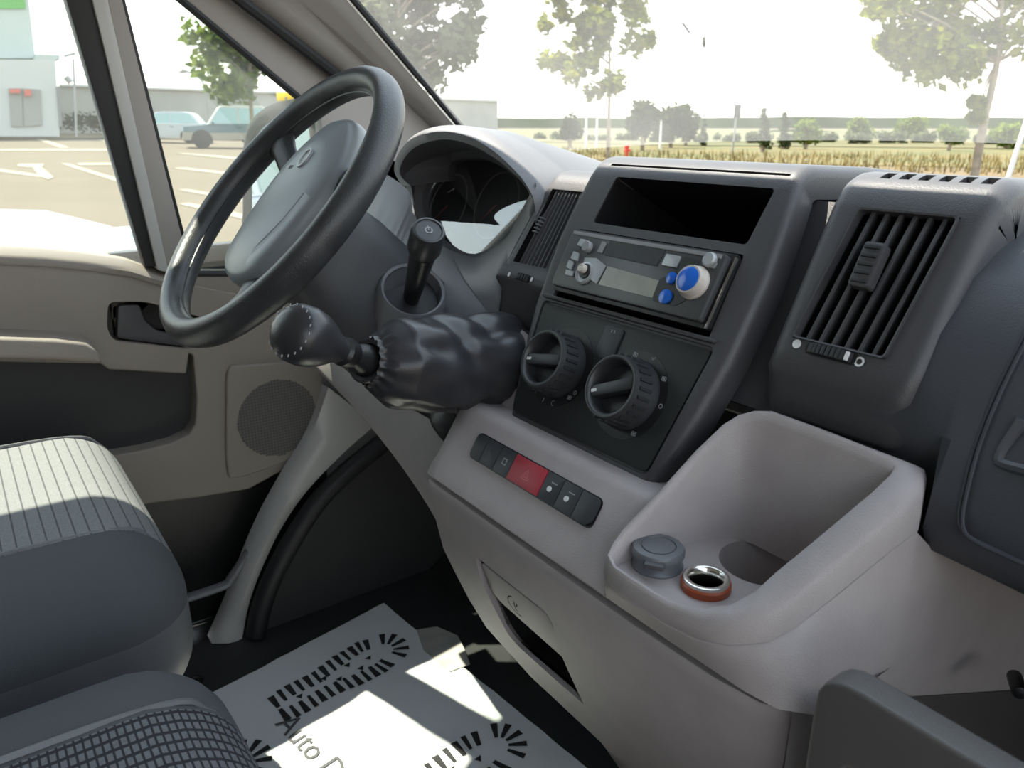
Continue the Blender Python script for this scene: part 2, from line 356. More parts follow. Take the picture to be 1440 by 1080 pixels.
# speaker cover and grille
sp_o = smooth_path([dx(p, -.826) for p in [(322, 520), (345, 514), (440, 510), (452, 540), (446, 595), (425, 632), (395, 652), (335, 672), (320, 660), (319, 560)]], 4, True)
mb = MB(); mb.prism(sp_o, (-.02, 0, 0)); mb.build('speaker_cover', M['door'], door, bevel=.005, seg=3)
spc = dx((391, 588), -.825); spr = (dx((446, 575), -.825)-dx((336, 600), -.825)).length/2
me = None
grille = MB()
for i in range(-13, 14):
    for j in range(-13, 14):
        if i*i+j*j <= 170:
            c = spc+V((0, i*spr/13.2, j*spr/13.2)); a = spr/13.2*.33
            grille.add([c+V((.0012, -a, -a)), c+V((.0012, a, -a)), c+V((.0012, a, a)), c+V((.0012, -a, a))], [(0, 1, 2, 3)])
mb = MB(); mb.lathe(spc+V((-.004, 0, 0)), (1, 0, 0), [(spr, 0), (spr*.99, .004), (0.001, .0048)], 40, (0, 0, 1)); mb.build('speaker_grille', mat('grille', (.16, .15, .138), .7), door)
g = grille.build('grille_holes', mat('grille_hole', (.105, .098, .09), .8), door); g['kind'] = 'stuff'
# lower map-pocket rail and pocket
mb = MB(); mb.tube(smooth_path([dx(p, -.81) for p in [(120, 880), (205, 858), (308, 826), (325, 812), (350, 775)]], 5), (.011, .007), 10); mb.build('pocket_rail', M['dashmid'], door)
# window divider, seals and belt line
def strip(px, X, th, name, m, bev=.003, up=.9):
    a = [dx(p, X) for p in px]       # order: top-left, top-right, bottom-right, bottom-left
    d1 = (a[0]-a[3])*up; d2 = (a[1]-a[2])*up
    mb = MB(); mb.prism([a[0]+d1, a[1]+d2, a[2], a[3]], (-th, 0, 0)); return mb.build(name, m, door, bevel=bev)
strip([(93, 0), (131, 0), (224, 374), (204, 376)], -.838, .03, 'window_channel_seal', M['rubber'])
strip([(130, 0), (152, 0), (238, 384), (222, 380)], -.832, .05, 'divider_bead', M['paint'])  # strip in a paler colour than the divider post beside it
strip([(150, 0), (172, 0), (268, 380), (236, 390)], -.836, .05, 'divider_post', M['trim'])
strip([(170, 0), (176, 0), (272, 378), (266, 380)], -.842, .02, 'quarter_seal', M['rubber'], .001)
# quarter-window frame along the A-pillar + belt
q0 = exline((262, 0), (421, 133), lambda p: onx(p, -.838), -1.7, 1.28); q1 = exline((342, 0), (482, 108), lambda p: onx(p, -.838), -1.7, 1.6)
mb = MB(); mb.loft([q0, q1, [p+V((-.04, 0, 0)) for p in q1], [p+V((-.04, 0, 0)) for p in q0]], cv=True); mb.build('window_frame', M['trim'], door, bevel=.004)
mb = MB(); mb.tube([p+V((.002, -.004, -.004)) for p in q0], .006, 8); mb.build('frame_seal', M['rubber'], door)
bl = [dx(p, -.84) for p in [(255, 384), (345, 384), (430, 384), (520, 380)]]
mb = MB(); mb.tube(bl, .007, 8); mb.build('belt_seal', M['rubber'], door)
mb = MB(); mb.prism([dx((236, 388), -.836), dx((520, 384), -.836), dx((520, 430), -.836), dx((236, 412), -.836)], (-.04, 0, 0)); mb.build('belt_panel', M['door'], door, bevel=.004)
# unseen top frame of the door, height set for the reach of the sun
mb = MB(); mb.box((-.845, -.52, 1.49), (.06, .86, .14)); mb.build('door_header', M['trim'], door, bevel=.01)
def pane(name, pts, X=-.855):
    mb = MB(); mb.prism([V((X, p.y, p.z)) for p in pts], (-.004, 0, 0)); o = mb.build(name, M['glass']); return o
d_b, d_t = dx((204, 376), -.84), dx((93, 0), -.84); k = (d_t-d_b)/(d_t.z-d_b.z)
struct(pane('window_2', [V((0, -.94, .76)), d_b, d_b+k*(1.43-d_b.z), V((0, -.94, 1.43))]), 'driver door window glass')
e_b, e_t = dx((266, 382), -.84), dx((172, 0), -.84); k2 = (e_t-e_b)/(e_t.z-e_b.z)
struct(pane('window_3', [e_b, dx((520, 382), -.84), q0[3], q0[1], q0[0], e_b+k2*(q0[0].z-e_b.z)]), 'front quarter window glass')

# ---- door aperture: painted flange, rubber seal, kick panel
fl = smooth_path([onx(p, -.80) for p in [(462, 545), (440, 605), (405, 668), (372, 728), (345, 790), (322, 850), (298, 905)]], 4)
fr = smooth_path([onx(p, -.785) for p in [(525, 600), (480, 640), (432, 690), (396, 742), (368, 800), (350, 850), (340, 900)]], 4)
rows = [[p+V((-.03, 0, 0)) for p in fl], fl, [lerp(a, b, .5)+V((.012, 0, .004)) for a, b in zip(fl, fr)], fr, [p+V((-.04, .01, -.01)) for p in fr]]
mb = MB(); mb.loft(rows); struct(mb.build('trim_5', M['paint'], ang=60), 'pale painted flange of the driver doorway')
sl = smooth_path([onx(p, -.775) for p in [(560, 606), (498, 655), (450, 702), (412, 758), (382, 815), (366, 860), (360, 892)]], 4)
mb = MB(); mb.tube(sl, .019, 10); struct(mb.build('trim_6', M['rubber']), 'thick black rubber seal around the driver doorway')
kp = [onx(p, -.785) for p in [(560, 606), (498, 655), (450, 702), (412, 758), (382, 815), (360, 890)]]
mb = MB(); mb.prism(kp+[V((-.785, .0, -.03)), V((-.785, .42, -.02)), V((-.785, .42, .62)), V((-.785, .25, .62))], (-.02, 0, 0)); struct(mb.build('trim_7', mat('kick', (.028, .029, .030), .7, bump=.3, bscale=400)), 'dark vinyl kick panel of the footwell')

mb = MB(); mb.prism([V((-.90, y, z)) for y, z in [(-.30, -.30), (.60, -.30), (.60, .70), (.37, .82), (.05, .66), (-.02, .50), (-.02, .10), (-.30, -.02)]], (-.02, 0, 0)); struct(mb.build('wall_outer', M['paint']), 'painted front wing of the van body')
mb = MB(); mb.box((-.84, -.45, -.06), (.14, 1.4, .10)); struct(mb.build('trim_8', M['black'], bevel=.01), 'black door sill')
mb = MB(); mb.prism([V((-.80, y, z)) for y, z in [(.00, .60), (.42, .60), (.42, .80), (.30, .84), (.10, .84)]], (-.03, 0, 0)); struct(mb.build('trim_9', M['dashmid']), 'grey end cap of the dash beside the A-pillar')

# ---- door mirror outside
mir = thing('door_mirror', 'tall grey door mirror outside the quarter window', 'mirror', (-1.0, .03, .62))
mP = V((-1.0, .02, .8)); mA = V((math.cos(R(20)), math.sin(R(20)), 0)); mN = V((mA.y, -mA.x, 0))
def mpx(p, n=0): return onpl(p, mP+mN*n, mN)
ho = smooth_path([mpx(p) for p in [(341, 300), (341, 220), (350, 175), (372, 152), (400, 142), (440, 145), (450, 250), (445, 385), (400, 398), (346, 392), (338, 350)]], 4, True)
hi = [lerp(p, sum(ho, V((0,0,0)))/len(ho), .16) for p in ho]
hb = [lerp(p, sum(ho, V((0,0,0)))/len(ho), .22)-mN*.09 for p in ho]
mb = MB(); mb.loft([[p-mN*.008 for p in hi], hi, [lerp(a, b, .5)+mN*.004 for a, b in zip(hi, ho)], ho, [p-mN*.04 for p in ho], hb], cu=True); mb.add(hb, [tuple(range(len(hb)))])
mb.build('housing', mat('mirror_housing', (.035, .034, .032), .6, bump=.3, bscale=500), mir, ang=60)
mb = MB(); mb.prism([p-mN*.006 for p in hi], -mN*.004); mb.build('mirror_glass', mat('mirror_glass', (.85, .87, .85), .03, metal=1), mir)
mb = MB(); mb.tube([V((-.98, .06, .70)), V((-.87, .10, .72))], .022, 10); mb.build('mirror_arm', M['black'], mir)

# ================================================================== DASHBOARD
dash = thing('dashboard', 'dark grey van dashboard with centre stack, air vents and light grey lower console', 'dashboard', (0, .1, .55))
def yz(s, n=0): q = S(0, s, n); return (q.y, q.z)
def arc_top(s1, n, rad, endang=-3, back=((.16, None), (.34, -.012)), seg=7):
    """continue a face that runs up the slope over a rounded shoulder onto the dash top"""
    y, z = yz(s1, n); a0 = math.pi/2-TS; c = (y+rad*math.sin(a0), z-rad*math.cos(a0)); out = []
    for k in range(1, seg+1):
        a = lerp(a0, R(endang), k/seg); out.append((c[0]-rad*math.sin(a), c[1]+rad*math.cos(a)))
    ye, ze = out[-1]
    out += [(.15, ze-.004), (.24, ze-.012), (.34, ze-.028)]
    return out
def pod(name, path, xl, xr, r, d, m, parent, arcseg=4, mid=3, ang=50, hole=None, shell=False, slots=None):
    """swept housing; hole = {row index: (x left, x right)} leaves a window between the first and last of those rows"""
    rows = []; n = len(path)
    for i, (y, z) in enumerate(path):
        a = path[max(i-1, 0)]; b = path[min(i+1, n-1)]; t = V((0, b[0]-a[0], b[1]-a[1])).normalized(); nn = V((0, -t.z, t.y))
        l, rr = (xl[i], xr[i]); row = [(l, -d)]
        for k in range(arcseg+1):
            q = math.pi/2*k/arcseg; row.append((l+r*(1-math.cos(q)), -r+r*math.sin(q)))
        if hole:
            h0, h1 = hole[min(hole, key=lambda q: abs(q-i))]; row += [(h0, 0), (h1, 0)]
        else:
            for k in range(1, mid): row.append((lerp(l+r, rr-r, k/mid), 0))
        for k in range(arcseg+1):
            q = math.pi/2*(1-k/arcseg); row.append((rr-r*(1-math.cos(q)), -r+r*math.sin(q)))
        row.append((rr, -d))
        rows.append([V((x, y, z))+nn*o for x, o in row])
    mb = MB(); mb.loft(rows, cu=not shell, cap=not shell)
    if hole:
        w = len(rows[0]); i0, i1 = min(hole), max(hole); j = arcseg+2
        mb.f = [f for f in mb.f if not (f[0] % w == j and i0 <= f[0]//w < i1)]
    if slots:      # split the rows above slots[0] into finer columns and leave every other cell of rows slots[1]..slots[2] open
        k0, k1, k2, xs_ = slots; w = len(rows[0]); mb.f = [f for f in mb.f if not (f[0]//w >= k0)]; fine = []
        for rw in rows[k0:]:
            nu = rw[:arcseg+2]; u0, u1 = rw[arcseg+1], rw[arcseg+4]
            fine.append(nu+[u0.lerp(u1, (x-u0.x)/(u1.x-u0.x)) for x in xs_]+rw[arcseg+4:])
        fb = MB(); fb.loft(fine); fw_ = len(fine[0]); c0 = arcseg+2
        op = [f for f in fb.f if k1-k0 <= f[0]//fw_ < k2-k0 and c0 <= f[0] % fw_ < c0+len(xs_)-1 and (f[0] % fw_-c0) % 2 == 0]
        mb.add(fb.v, [f for f in fb.f if f not in op])
        for c_ in sorted({f[0] % fw_ for f in op}):    # walls of each slot
            lp_ = [fine[i][c_] for i in range(k1-k0, k2-k0+1)]+[fine[i][c_+1] for i in range(k2-k0, k1-k0-1, -1)]
            mb.loft([lp_, [p+V((0, .002, -.012)) for p in lp_]], cu=True)
    if shell:      # close the lower end
        mb.add(rows[0], [tuple(range(len(rows[0])))])
    return mb.build(name, m, parent, ang=ang)
# ---- dash body: top pad
prof = [(.175, .60), (.172, .70), (.172, .825), (.180, .836), (.20, .840), (.26, .836), (.36, .815), (.40, .78), (.40, .60)]
mb = MB(); mb.prism([(-.76, y, z) for y, z in prof], (1.60, 0, 0)); top = mb.build('top_pad', M['dash'], dash, bevel=.006, seg=3)

for xa, xb in ((.108, .165), (-.150, -.108)):
    mb = MB(); mb.prism([S(xa, -.075, -.032), S(xb, -.075, -.032), S(xb, .095, -.032), S(xa, .095, -.032)], SN*-.01); mb.build('stack_backing', M['frame'], dash)
    mb = MB(); xf = xb+(.045 if xa > 0 else 0); mb.box(((xa+xf)/2, .172, .74), (xf-xa, .136, .20)); mb.build('top_filler', M['dash'], dash)
# ---- centre stack surround
sv = [-.168, -.155, -.125, -.10, -.05, .015, .06, .088]
xl = [-.088, -.094, -.103, -.110, -.121, -.126, -.122, -.118]; xr = [.094, .101, .110, .116, .124, .127, .124, .121]
path = [yz(s) for s in sv]; at = arc_top(.088, 0, .034)
path += at; xl += [-.117]*len(at); xr += [.120]*len(at)
path = [yz(-.170, -.02)]+path; xl = [-.088]+xl; xr = [.094]+xr
fr = pod('centre_surround', path, xl, xr, .010, .026, M['frame'], dash)
def sprism(pts, n0, n1):
    return MB().prism([S(x, s, n0) for x, s in pts], SN*(n1-n0))
cub = [(-.083, .0415), (.097, .0415), (.102, .089), (-.076, .089)]
rad = [(-.0965, -.0385), (.0975, -.0385), (.0985, .0335), (-.0965, .0335)]
cli = [(-.0915, -.156), (.0925, -.156), (.107, -.0425), (-.108, -.0425)]
fl3 = lambda pts, r: [(p.x, p.y) for p in fillet([V((a, b, 0)) for a, b in pts], r)]
cutters = [sprism(fl3(cub, .004), -.08, .05), sprism(fl3(rad, .003), -.08, .05), sprism(fl3(cli, .007), -.0035, .05)]
gb = MB(); gb.prism([S(-.093, .1010, -.03), S(.108, .1010, -.03), S(.108, .1035, -.03), S(-.093, .1035, -.03)], SN*.06); cutters.append(gb)
cut(fr, cutters, 45, .0012)
def liner(name, pts, n0, n1, m, parent, inset=.0):
    f = [S(x, s, n0) for x, s in pts]; k = [S(x*(1-inset), s, n1) for x, s in pts]; q = len(f)
    mb = MB(); mb.add(f+k, [(i, (i+1) % q, (i+1) % q+q, i+q) for i in range(q)]+[tuple(range(q, 2*q))]); return mb.build(name, m, parent)
cub2 = [(-.0825, .042), (.0965, .042), (.1015, .0885), (-.0755, .0885)]
liner('storage_cubby', cub2, -.0012, -.15, M['black'], dash)
liner('radio_cavity', rad, -.004, -.06, M['black'], dash)
mb = MB(); mb.prism([S(-.107, -.0405, -.002), S(.106, -.0405, -.002), S(.106, -.0365, -.002), S(-.107, -.0365, -.002)], SN*.007); mb.build('ledge_bar', M['frame'], dash, bevel=.002)

# ---- right-hand centre vent pod
path = [yz(-.072, -.05), yz(-.0735, -.026), yz(-.071, -.018), yz(-.050, -.006), yz(-.044, -.0005), yz(-.0205, 0), yz(.03, 0), yz(.079, -.0002), yz(.0825, -.0004)]
at = arc_top(.084, -.001, .036); path += at
n = len(path); xr_ = [.256, .256, .257, .258, .259, .261, .262, .263, .263]+[.264]*len(at)
vo = [(.166, -.0205), (.2345, -.0205), (.2445, .079), (.176, .079)]
pv = pod('vent_housing', path, [.150]*n, xr_, .012, .055, M['frame'], dash, hole={5: (.166, .2345), 6: (.171, .2395), 7: (.176, .2445)}, shell=True, slots=(7, 12, 14, [.176+k*.0135+e_ for k in range(6) for e_ in (0, .0075)]))
vent = liner('air_vent', vo, -.003, -.05, M['black'], dash)
rim = MB(); fo = fl3(vo, .003); q = len(fo); cx = sum(a for a, b in fo)/q; cy = sum(b for a, b in fo)/q
inn = [(lerp(a, cx, .035), lerp(b, cy, .025)) for a, b in fo]
rim.loft([[S(a, b, -.006) for a, b in inn], [S(a, b, .0022) for a, b in inn], [S(a, b, .0026) for a, b in fo], [S(a, b, -.004) for a, b in fo]], cu=True); rim.build('vent_rim', M['frame'], vent, ang=60)
for k in range(6):
    u = (k+1)/7+.004
    b0 = lerp(vo[0][0], vo[1][0], u); t0 = lerp(vo[3][0], vo[2][0], u)
    mb = MB(); mb.prism([S(b0-.0016, -.020, -.002), S(b0+.0016, -.020, -.002), S(t0+.0016, .0785, -.002), S(t0-.0016, .0785, -.002)], SN*-.022+V((-.006, 0, 0)))
    mb.build('slat', M['frame'], vent, bevel=.0008)
tx, ts = st((1222, 375), .004)
mb = MB()
mb.prism(fl3([(tx-.0075, ts-.016), (tx+.0075, ts-.016), (tx+.0080, ts+.016), (tx-.0070, ts+.016)], .003) and [S(a, b, -.001) for a, b in fl3([(tx-.0075, ts-.016), (tx+.0075, ts-.016), (tx+.0080, ts+.016), (tx-.0070, ts+.016)], .003)], SN*.010)
tab = mb.build('vane_tab', M['frame'], vent, bevel=.0015)
mb = MB()
for k in range(5):
    s0 = ts-.012+k*.006; mb.box(S(tx, s0, .0095), (.011, .0026, .0030), Matrix((V((1,0,0)), SU, SN)).transposed())
mb.build('tab_ribs', M['knob'], vent, bevel=.0006)
# thumbwheel + marks
SM = Matrix((V((1, 0, 0)), SU, SN)).transposed()
def ellipse_s(cx, cs, rx, rs, n0, k=20): return [S(cx+rx*math.cos(2*math.pi*i/k), cs+rs*math.sin(2*math.pi*i/k), n0) for i in range(k)]
def thumb(px, rx, name_parent, ntooth=11, n0=0):
    x, s = st(px, n0+.003); w = rx
    mb = MB(); mb.prism(fillet([S(x-w*1.15, s-.0045, n0-.002), S(x+w*1.15, s-.0045, n0-.002), S(x+w*1.15, s+.0045, n0-.002), S(x-w*1.15, s+.0045, n0-.002)], .004), SN*.003); base = mb.build('thumbwheel', M['black'], name_parent)
    mb = MB()
    for k in range(ntooth):
        a = lerp(-1.1, 1.1, k/(ntooth-1)); mb.box(S(x+w*math.sin(a), s, n0+.001+.005*math.cos(a)-.002), (w*.16, .0072, .004), SM)
    mb.build('thumbwheel_teeth', M['knob'], base, bevel=.0006); return x, s
x, s = thumb((1166, 495), .0165, vent)
mb = MB(); mb.box(S(x+.0135, s, .0042), (.0022, .006, .002), SM); mb.build('thumbwheel_mark', M['white'], vent)
x, s = st((1121, 484)); mb = MB(); mb.prism(ellipse_s(x, s, .0032, .0032, .0002), SN*.0006); mb.build('open_mark', M['white'], vent)
x, s = st((1209, 509)); mb = MB(); mb.loft([ellipse_s(x, s, r_, r_, .0008) for r_ in (.0020, .0034)], cu=True); mb.build('shut_mark', M['white'], vent)
# defrost slots on the pod top
# ---- left-hand centre vent pod (set back, towards the driver)
NL = -.02
path = [yz(-.078, NL-.05), yz(-.078, NL-.02), yz(-.070, NL-.010), yz(-.040, NL-.005), yz(-.032, NL+.006), yz(-.022, NL+.007), yz(-.014, NL+.0005), yz(-.008, NL), yz(.03, NL), yz(.079, NL-.0015)]
at = arc_top(.082, NL-.002, .030); path += at; n = len(path)
vo = [(-.205, -.008), (-.145, -.008), (-.139, .079), (-.190, .079)]
lv = pod('driver_vent_housing', path, [-.205, -.208, -.212, -.219, -.222, -.222, -.222, -.221, -.214, -.206]+[-.204]*len(at), [-.118]*n, .010, .05, M['frame'], dash, hole={7: (-.205, -.145), 8: (-.1984, -.1424), 9: (-.190, -.139)}, shell=True)
f = [S(a, b, NL-.003) for a, b in vo]; k_ = [S(a, b, NL-.05) for a, b in vo]
mb = MB(); mb.add(f+k_, [(i, (i+1) % 4, (i+1) % 4+4, i+4) for i in range(4)]+[(4, 5, 6, 7)]); vent2 = mb.build('air_vent', M['black'], dash)
for k in range(8):
    u = (k+1)/9; b0 = lerp(vo[0][0], vo[1][0], u); t0 = lerp(vo[3][0], vo[2][0], u)
    mb = MB(); mb.prism([S(b0-.0008, -.007, NL-.004), S(b0+.0008, -.007, NL-.004), S(t0+.0008, .081, NL-.004), S(t0-.0008, .081, NL-.004)], SN*-.012+V((.004, 0, 0))); mb.build('slat', M['frame'], vent2)
x, s = st((756, 316), NL)
mb = MB()
for k in range(5): mb.box(S(x+k*.0006, s-.008+k*.004, NL-.001), (.005, .0014, .006), SM)
mb.build('vane_tab', M['dashmid'], vent2, bevel=.0004)
x, s = thumb((733, 389), .010, vent2, 7, NL+.007)
for dxp in ((716, 386), (748, 393)):
    x, s = st(dxp, NL+.008); mb = MB(); mb.prism(ellipse_s(x, s, .0018, .0026, NL+.0082, 12), SN*.0004); mb.build('vent_mark', M['white'], vent2)

# ---- passenger side panel, glove-box lid
PP = [(.34, .826), (.20, .846), (.125, .848), (.089, .836), (.053, .824), (.030, .810), (.006, .777), (-.004, .756), (-.019, .722), (-.032, .690), (-.035, .668), (-.026, .651), (-.012, .645), (.08, .640), (.34, .640)]
def pprof(x, off=0, lo=0, hi=99):
    sh = -.055*min(1, max(0, (x-.27)/.30))**1.2; out = []
    for i, (y, z) in enumerate(PP):
        w = interp(z, [.64, .66, .80, .84], [.55, .8, 1.0, .6]) if y < .15 else 0
        rec = .030*min(1, max(0, (.288-x)/.006)) if (z < .715 and y < .03) else 0
        out.append(V((x, y+sh*w+rec, z)))
    return out
xs = [.235, .262, .282, .288, .30, .33, .36, .40, .45, .50, .56, .64, .74, .82]
mb = MB(); mb.loft([pprof(x) for x in xs], cap=False)
a = pprof(.235); mb.add(a, [tuple(range(len(a)))]); a = pprof(.82); mb.add(a, [tuple(range(len(a)))])
mb.build('passenger_panel', M['dash'], dash, ang=60)
mb = MB(); mb.loft([[V((x, y, z)) for y, z in [(.05, .720), (.012, .718), (.004, .712), (-.004, .690), (-.006, .668), (-.002, .651), (.008, .645), (.08, .640)]] for x in (.13, .20, .262)]); mb.build('panel_return', M['dash'], dash, ang=60)
# lid: patch lying on the panel
def on_panel(p):
    d = ray(p); best = None
    for i in range(400):
        t = .15+i*.0025; q = CAM+d*t; pr_ = pprof(q.x)
        # is q inside profile (behind the front face)?
        yb = None
        for a, b in zip(pr_[3:12], pr_[4:13]):
            if min(a.z, b.z) <= q.z <= max(a.z, b.z): yb = lerp(a.y, b.y, (q.z-a.z)/(b.z-a.z+1e-9)); break
        if yb is not None and q.y >= yb: return q
    return CAM+d*.6
seam = smooth_path([on_panel(p) for p in [(1500, 372), (1450, 455), (1404, 545), (1374, 620), (1357, 680), (1349, 722), (1352, 744), (1368, 758), (1410, 778), (1470, 806)]], 4)
tocam = lambda q, e_: [p+(CAM-p).normalized()*e_ for p in q]
seam = tocam(seam, .0025); nt_off = .002
mb = MB(); mb.tube(seam, .0012, 6); mb.build('glove_box_seam', M['dash'], dash)
sg = [p+V((.0026, -.0016, 0)) for p in seam]
mb = MB(); mb.tube(sg, .0011, 6); mb.build('glove_box_edge', M['dash'], dash)
nt_ = smooth_path([on_panel(p) for p in [(1440, 590), (1420, 620), (1408, 642), (1412, 652), (1440, 660), (1480, 672)]], 4)
mb = MB(); mb.tube([p+V((0, -.001, 0)) for p in nt_], .0035, 8); mb.build('glove_box_handle', M['dash'], dash)

# ---- lower console: button strip body
CP = [(-.02, .625), (-.075, .634), (-.086, .637), (-.094, .636), (-.100, .631), (-.1275, .589), (-.137, .579), (-.141, .571), (-.137, .566), (-.02, .566)]
xsn = [-.150, -.146, -.138, -.12, 0, .08, .10, .122]
rows = []
for x in xsn:
    e_ = max(0, (-.138-x)/.012); rows.append([V((x, y+.012*e_*e_*(1 if y < -.05 else 0), z-.004*e_)) for y, z in CP])
mb = MB(); mb.loft(rows, cu=True, cap=True); con = mb.build('console', M['light'], dash, ang=50)
# flange up the left flank of the stack beside the gear gaiter
Lp = [SQ(p, -.030) for p in [(737, 462), (716, 488), (692, 522), (673, 558), (656, 598), (640, 634)]]
Rp = [SQ(p, -.010) for p in [(742, 470), (738, 496), (731, 524), (724, 552), (720, 580), (708, 606)]]
Mp = [lerp(a, b, .45)+SN*.004+V((-.002, 0, 0)) for a, b in zip(Lp, Rp)]
B0 = [p+V((.004, .03, -.012)) for p in Lp]
mb = MB(); mb.loft([smooth_path(q, 4) for q in (B0, Lp, Mp, Rp, [p-SN*.03 for p in Rp])]); mb.build('console_flank', M['light'], dash, ang=70)

# ---- switch strip
BD = V((0, -.0275, -.042)).normalized(); BN = V((0, BD.z, -BD.y)); BN = BN if BN.z > 0 else -BN; BP = V((0, -.100, .631))
def Bc(x, t, n=0): return BP+V((x, 0, 0))+BD*t+BN*n
def bpx(p): q = onpl(p, BP, BN); return q.x, (q-BP).dot(BD)
(x0, t0), (x1, t0b), (x1b, t1b), (x0b, t1) = [bpx(p) for p in ((676, 607), (850, 708), (828, 743), (662, 641))]
bx0 = (x0+x0b)/2; bx1 = (x1+x1b)/2; bt0 = (t0+t0b)/2; bt1 = (t1+t1b)/2
sw = thing('switch_strip', 'row of dark dashboard switches with a red hazard switch', 'switches', Bc((bx0+bx1)/2, bt1))
mb = MB(); mb.prism(fillet([Bc(bx0-.0012, bt0-.0012, -.004), Bc(bx1+.0012, bt0-.0012, -.004), Bc(bx1+.0012, bt1+.0012, -.004), Bc(bx0-.0012, bt1+.0012, -.004)], .007), BN*.0046); mb.build('switch_bezel', M['black'], sw)
W = [.8, 1, 1, 2, 1, 1, 1]; tot = sum(W); acc = 0
for i, w in enumerate(W):
    a = lerp(bx0, bx1, acc/tot)+.0004; acc += w; b = lerp(bx0, bx1, acc/tot)-.0004
    rr = [.0002]*4
    if i == 0: rr = [.005, .0002, .0002, .007]
    if i == 6: rr = [.0002, .006, .009, .0002]
    pts = fillet([Bc(a, bt0), Bc(b, bt0), Bc(b, bt1), Bc(a, bt1)], rr)
    mb = MB(); mb.prism(pts, BN*(.0030 if i == 3 else .0024)); o = mb.build('hazard_switch' if i == 3 else 'switch', M['red'] if i == 3 else M['button'], sw, bevel=.0006)
    cx, ct = (a+b)/2, (bt0+bt1)/2; top_n = .0031 if i == 3 else .0025
    if i == 3:
        mb = MB(); h = .0055
        tri = [(0, -h), (h*1.05, h*.75), (-h*1.05, h*.75)]
        for sc0, sc1 in ((1, .82), (.52, .36)):
            mb.loft([[Bc(cx+x*q, ct+t*q+.001, top_n) for x, t in tri] for q in (sc0, sc1)], cu=True)
        mb.build('hazard_triangle', M['redprint'], o)
    if i == 2:
        mb = MB(); mb.loft([[Bc(cx+x*q, ct+t*q, top_n) for x, t in [(-.003, -.003), (.003, -.003), (.003, .003), (-.003, .003)]] for q in (1, .7)], cu=True); mb.build('switch_symbol', M['greyprint'], o)
    if i in (4, 5):
        mb = MB(); mb.prism([Bc(cx+.0024*math.cos(q*.5236)-.001, ct+.0024*math.sin(q*.5236)+.001, top_n-.0003) for q in range(12)], BN*.0012); mb.build('indicator_lamp', M['white'], o)
        mb = MB(); mb.prism([Bc(cx-.002, ct-.0055, top_n-.0002), Bc(cx+.005, ct-.0055, top_n-.0002), Bc(cx+.005, ct-.0045, top_n-.0002), Bc(cx-.002, ct-.0045, top_n-.0002)], BN*.0003); mb.build('switch_symbol', M['greyprint'], o)

# ---- storage bin with cup holder and power sockets
bP = V((0, -.141, .607)); bN = V((0, -.845, 1)).normalized()
loop_px = [(861, 783), (868, 768), (880, 750), (930, 697), (981, 640), (1020, 602), (1040, 588), (1060, 582), (1082, 582), (1150, 607), (1215, 633), (1248, 646), (1260, 655), (1252, 668), (1227, 692), (1146, 760), (1090, 806), (1062, 832), (1030, 849), (991, 856), (945, 845), (893, 815), (868, 798)]
loop = [onpl(p, bP, bN) for p in loop_px]; nl = len(loop)
cen = sum(loop, V((0, 0, 0)))/nl
def outw(i):
    a = loop[(i-1) % nl]; b = loop[(i+1) % nl]; t = (b-a).normalized(); o = t.cross(V((0, 0, 1))); o.normalize()
    return o if o.dot(loop[i]-cen) > 0 else -o
ow = [outw(i) for i in range(nl)]
zfl = .597
flo = [V((lerp(p.x, cen.x, .04), lerp(p.y, cen.y, .04), zfl)) for p in loop]
rows = [flo,
        [V((lerp(p.x, cen.x, .025), lerp(p.y, cen.y, .025), zfl+.004)) for p in loop],
        [p-o*.002-V((0, 0, .006)) for p, o in zip(loop, ow)], loop,
        ]
lw = [.0060+.0180*max(0, o.x)-.001*max(0, -o.y) for o in ow]
def off(f, h): return [p+o*w*f+V((0, 0, h)) for p, o, w in zip(loop, ow, lw)]
rows += [off(.2, .0012), off(.6, .0012), off(.88, -.0014), off(1, -.007)]
lipw = [interp(p.y, [-.145, -.10, -.03], [.013, .026, .026]) for p in loop]
def offl(f, h): return [p+o*w*f-V((0, 0, l+h)) for p, o, w, l in zip(loop, ow, lw, lipw)]
rows += [offl(1.05, 0), offl(.97, .0008), offl(1.04, .0016)]
def skirt(p, o, w, l, t):
    q = p+o*w*1.04-V((0, 0, l+.002)); kx = max(0, min(1, (o.x-.25)/.6))*max(0, min(1, (q.y+.125)/.03))
    tgt = V((lerp(min(max(q.x, .10), .287), .292, kx), max(q.y, -.142), lerp(.5712, .50, kx))); return q.lerp(tgt, t)
fixd = {19: (.212, -.1415, .5712), 18: (.248, -.1408, .5712), 17: (.270, -.1370, .5712), 16: (.285, -.124, .5712), 15: (.2915, -.095, .50), 14: (.292, -.060, .50), 13: (.292, -.046, .50), 12: (.292, -.036, .50)}
def sk2(i, t):
    p, o, w, l = loop[i], ow[i], lw[i], lipw[i]; q = p+o*w*1.04-V((0, 0, l+.002))
    return q.lerp(V(fixd[i]), t) if i in fixd else skirt(p, o, w, l, t)
rows += [[sk2(i, t) for i in range(nl)] for t in (.3, .65, 1)]
rows += [[sk2(i, 1)+V((0, .006 if ow[i].y < -.3 else 0, -.0005)) for i in range(nl)]]
mb = MB(); mb.loft(rows, cu=True); R0 = len(rows)-5
mb.f = [f for f in mb.f if not (min(f)//nl >= R0 and max(ow[i % nl].y for i in f) > .62)]
binn = mb.build('storage_bin', M['light'], dash, ang=50)
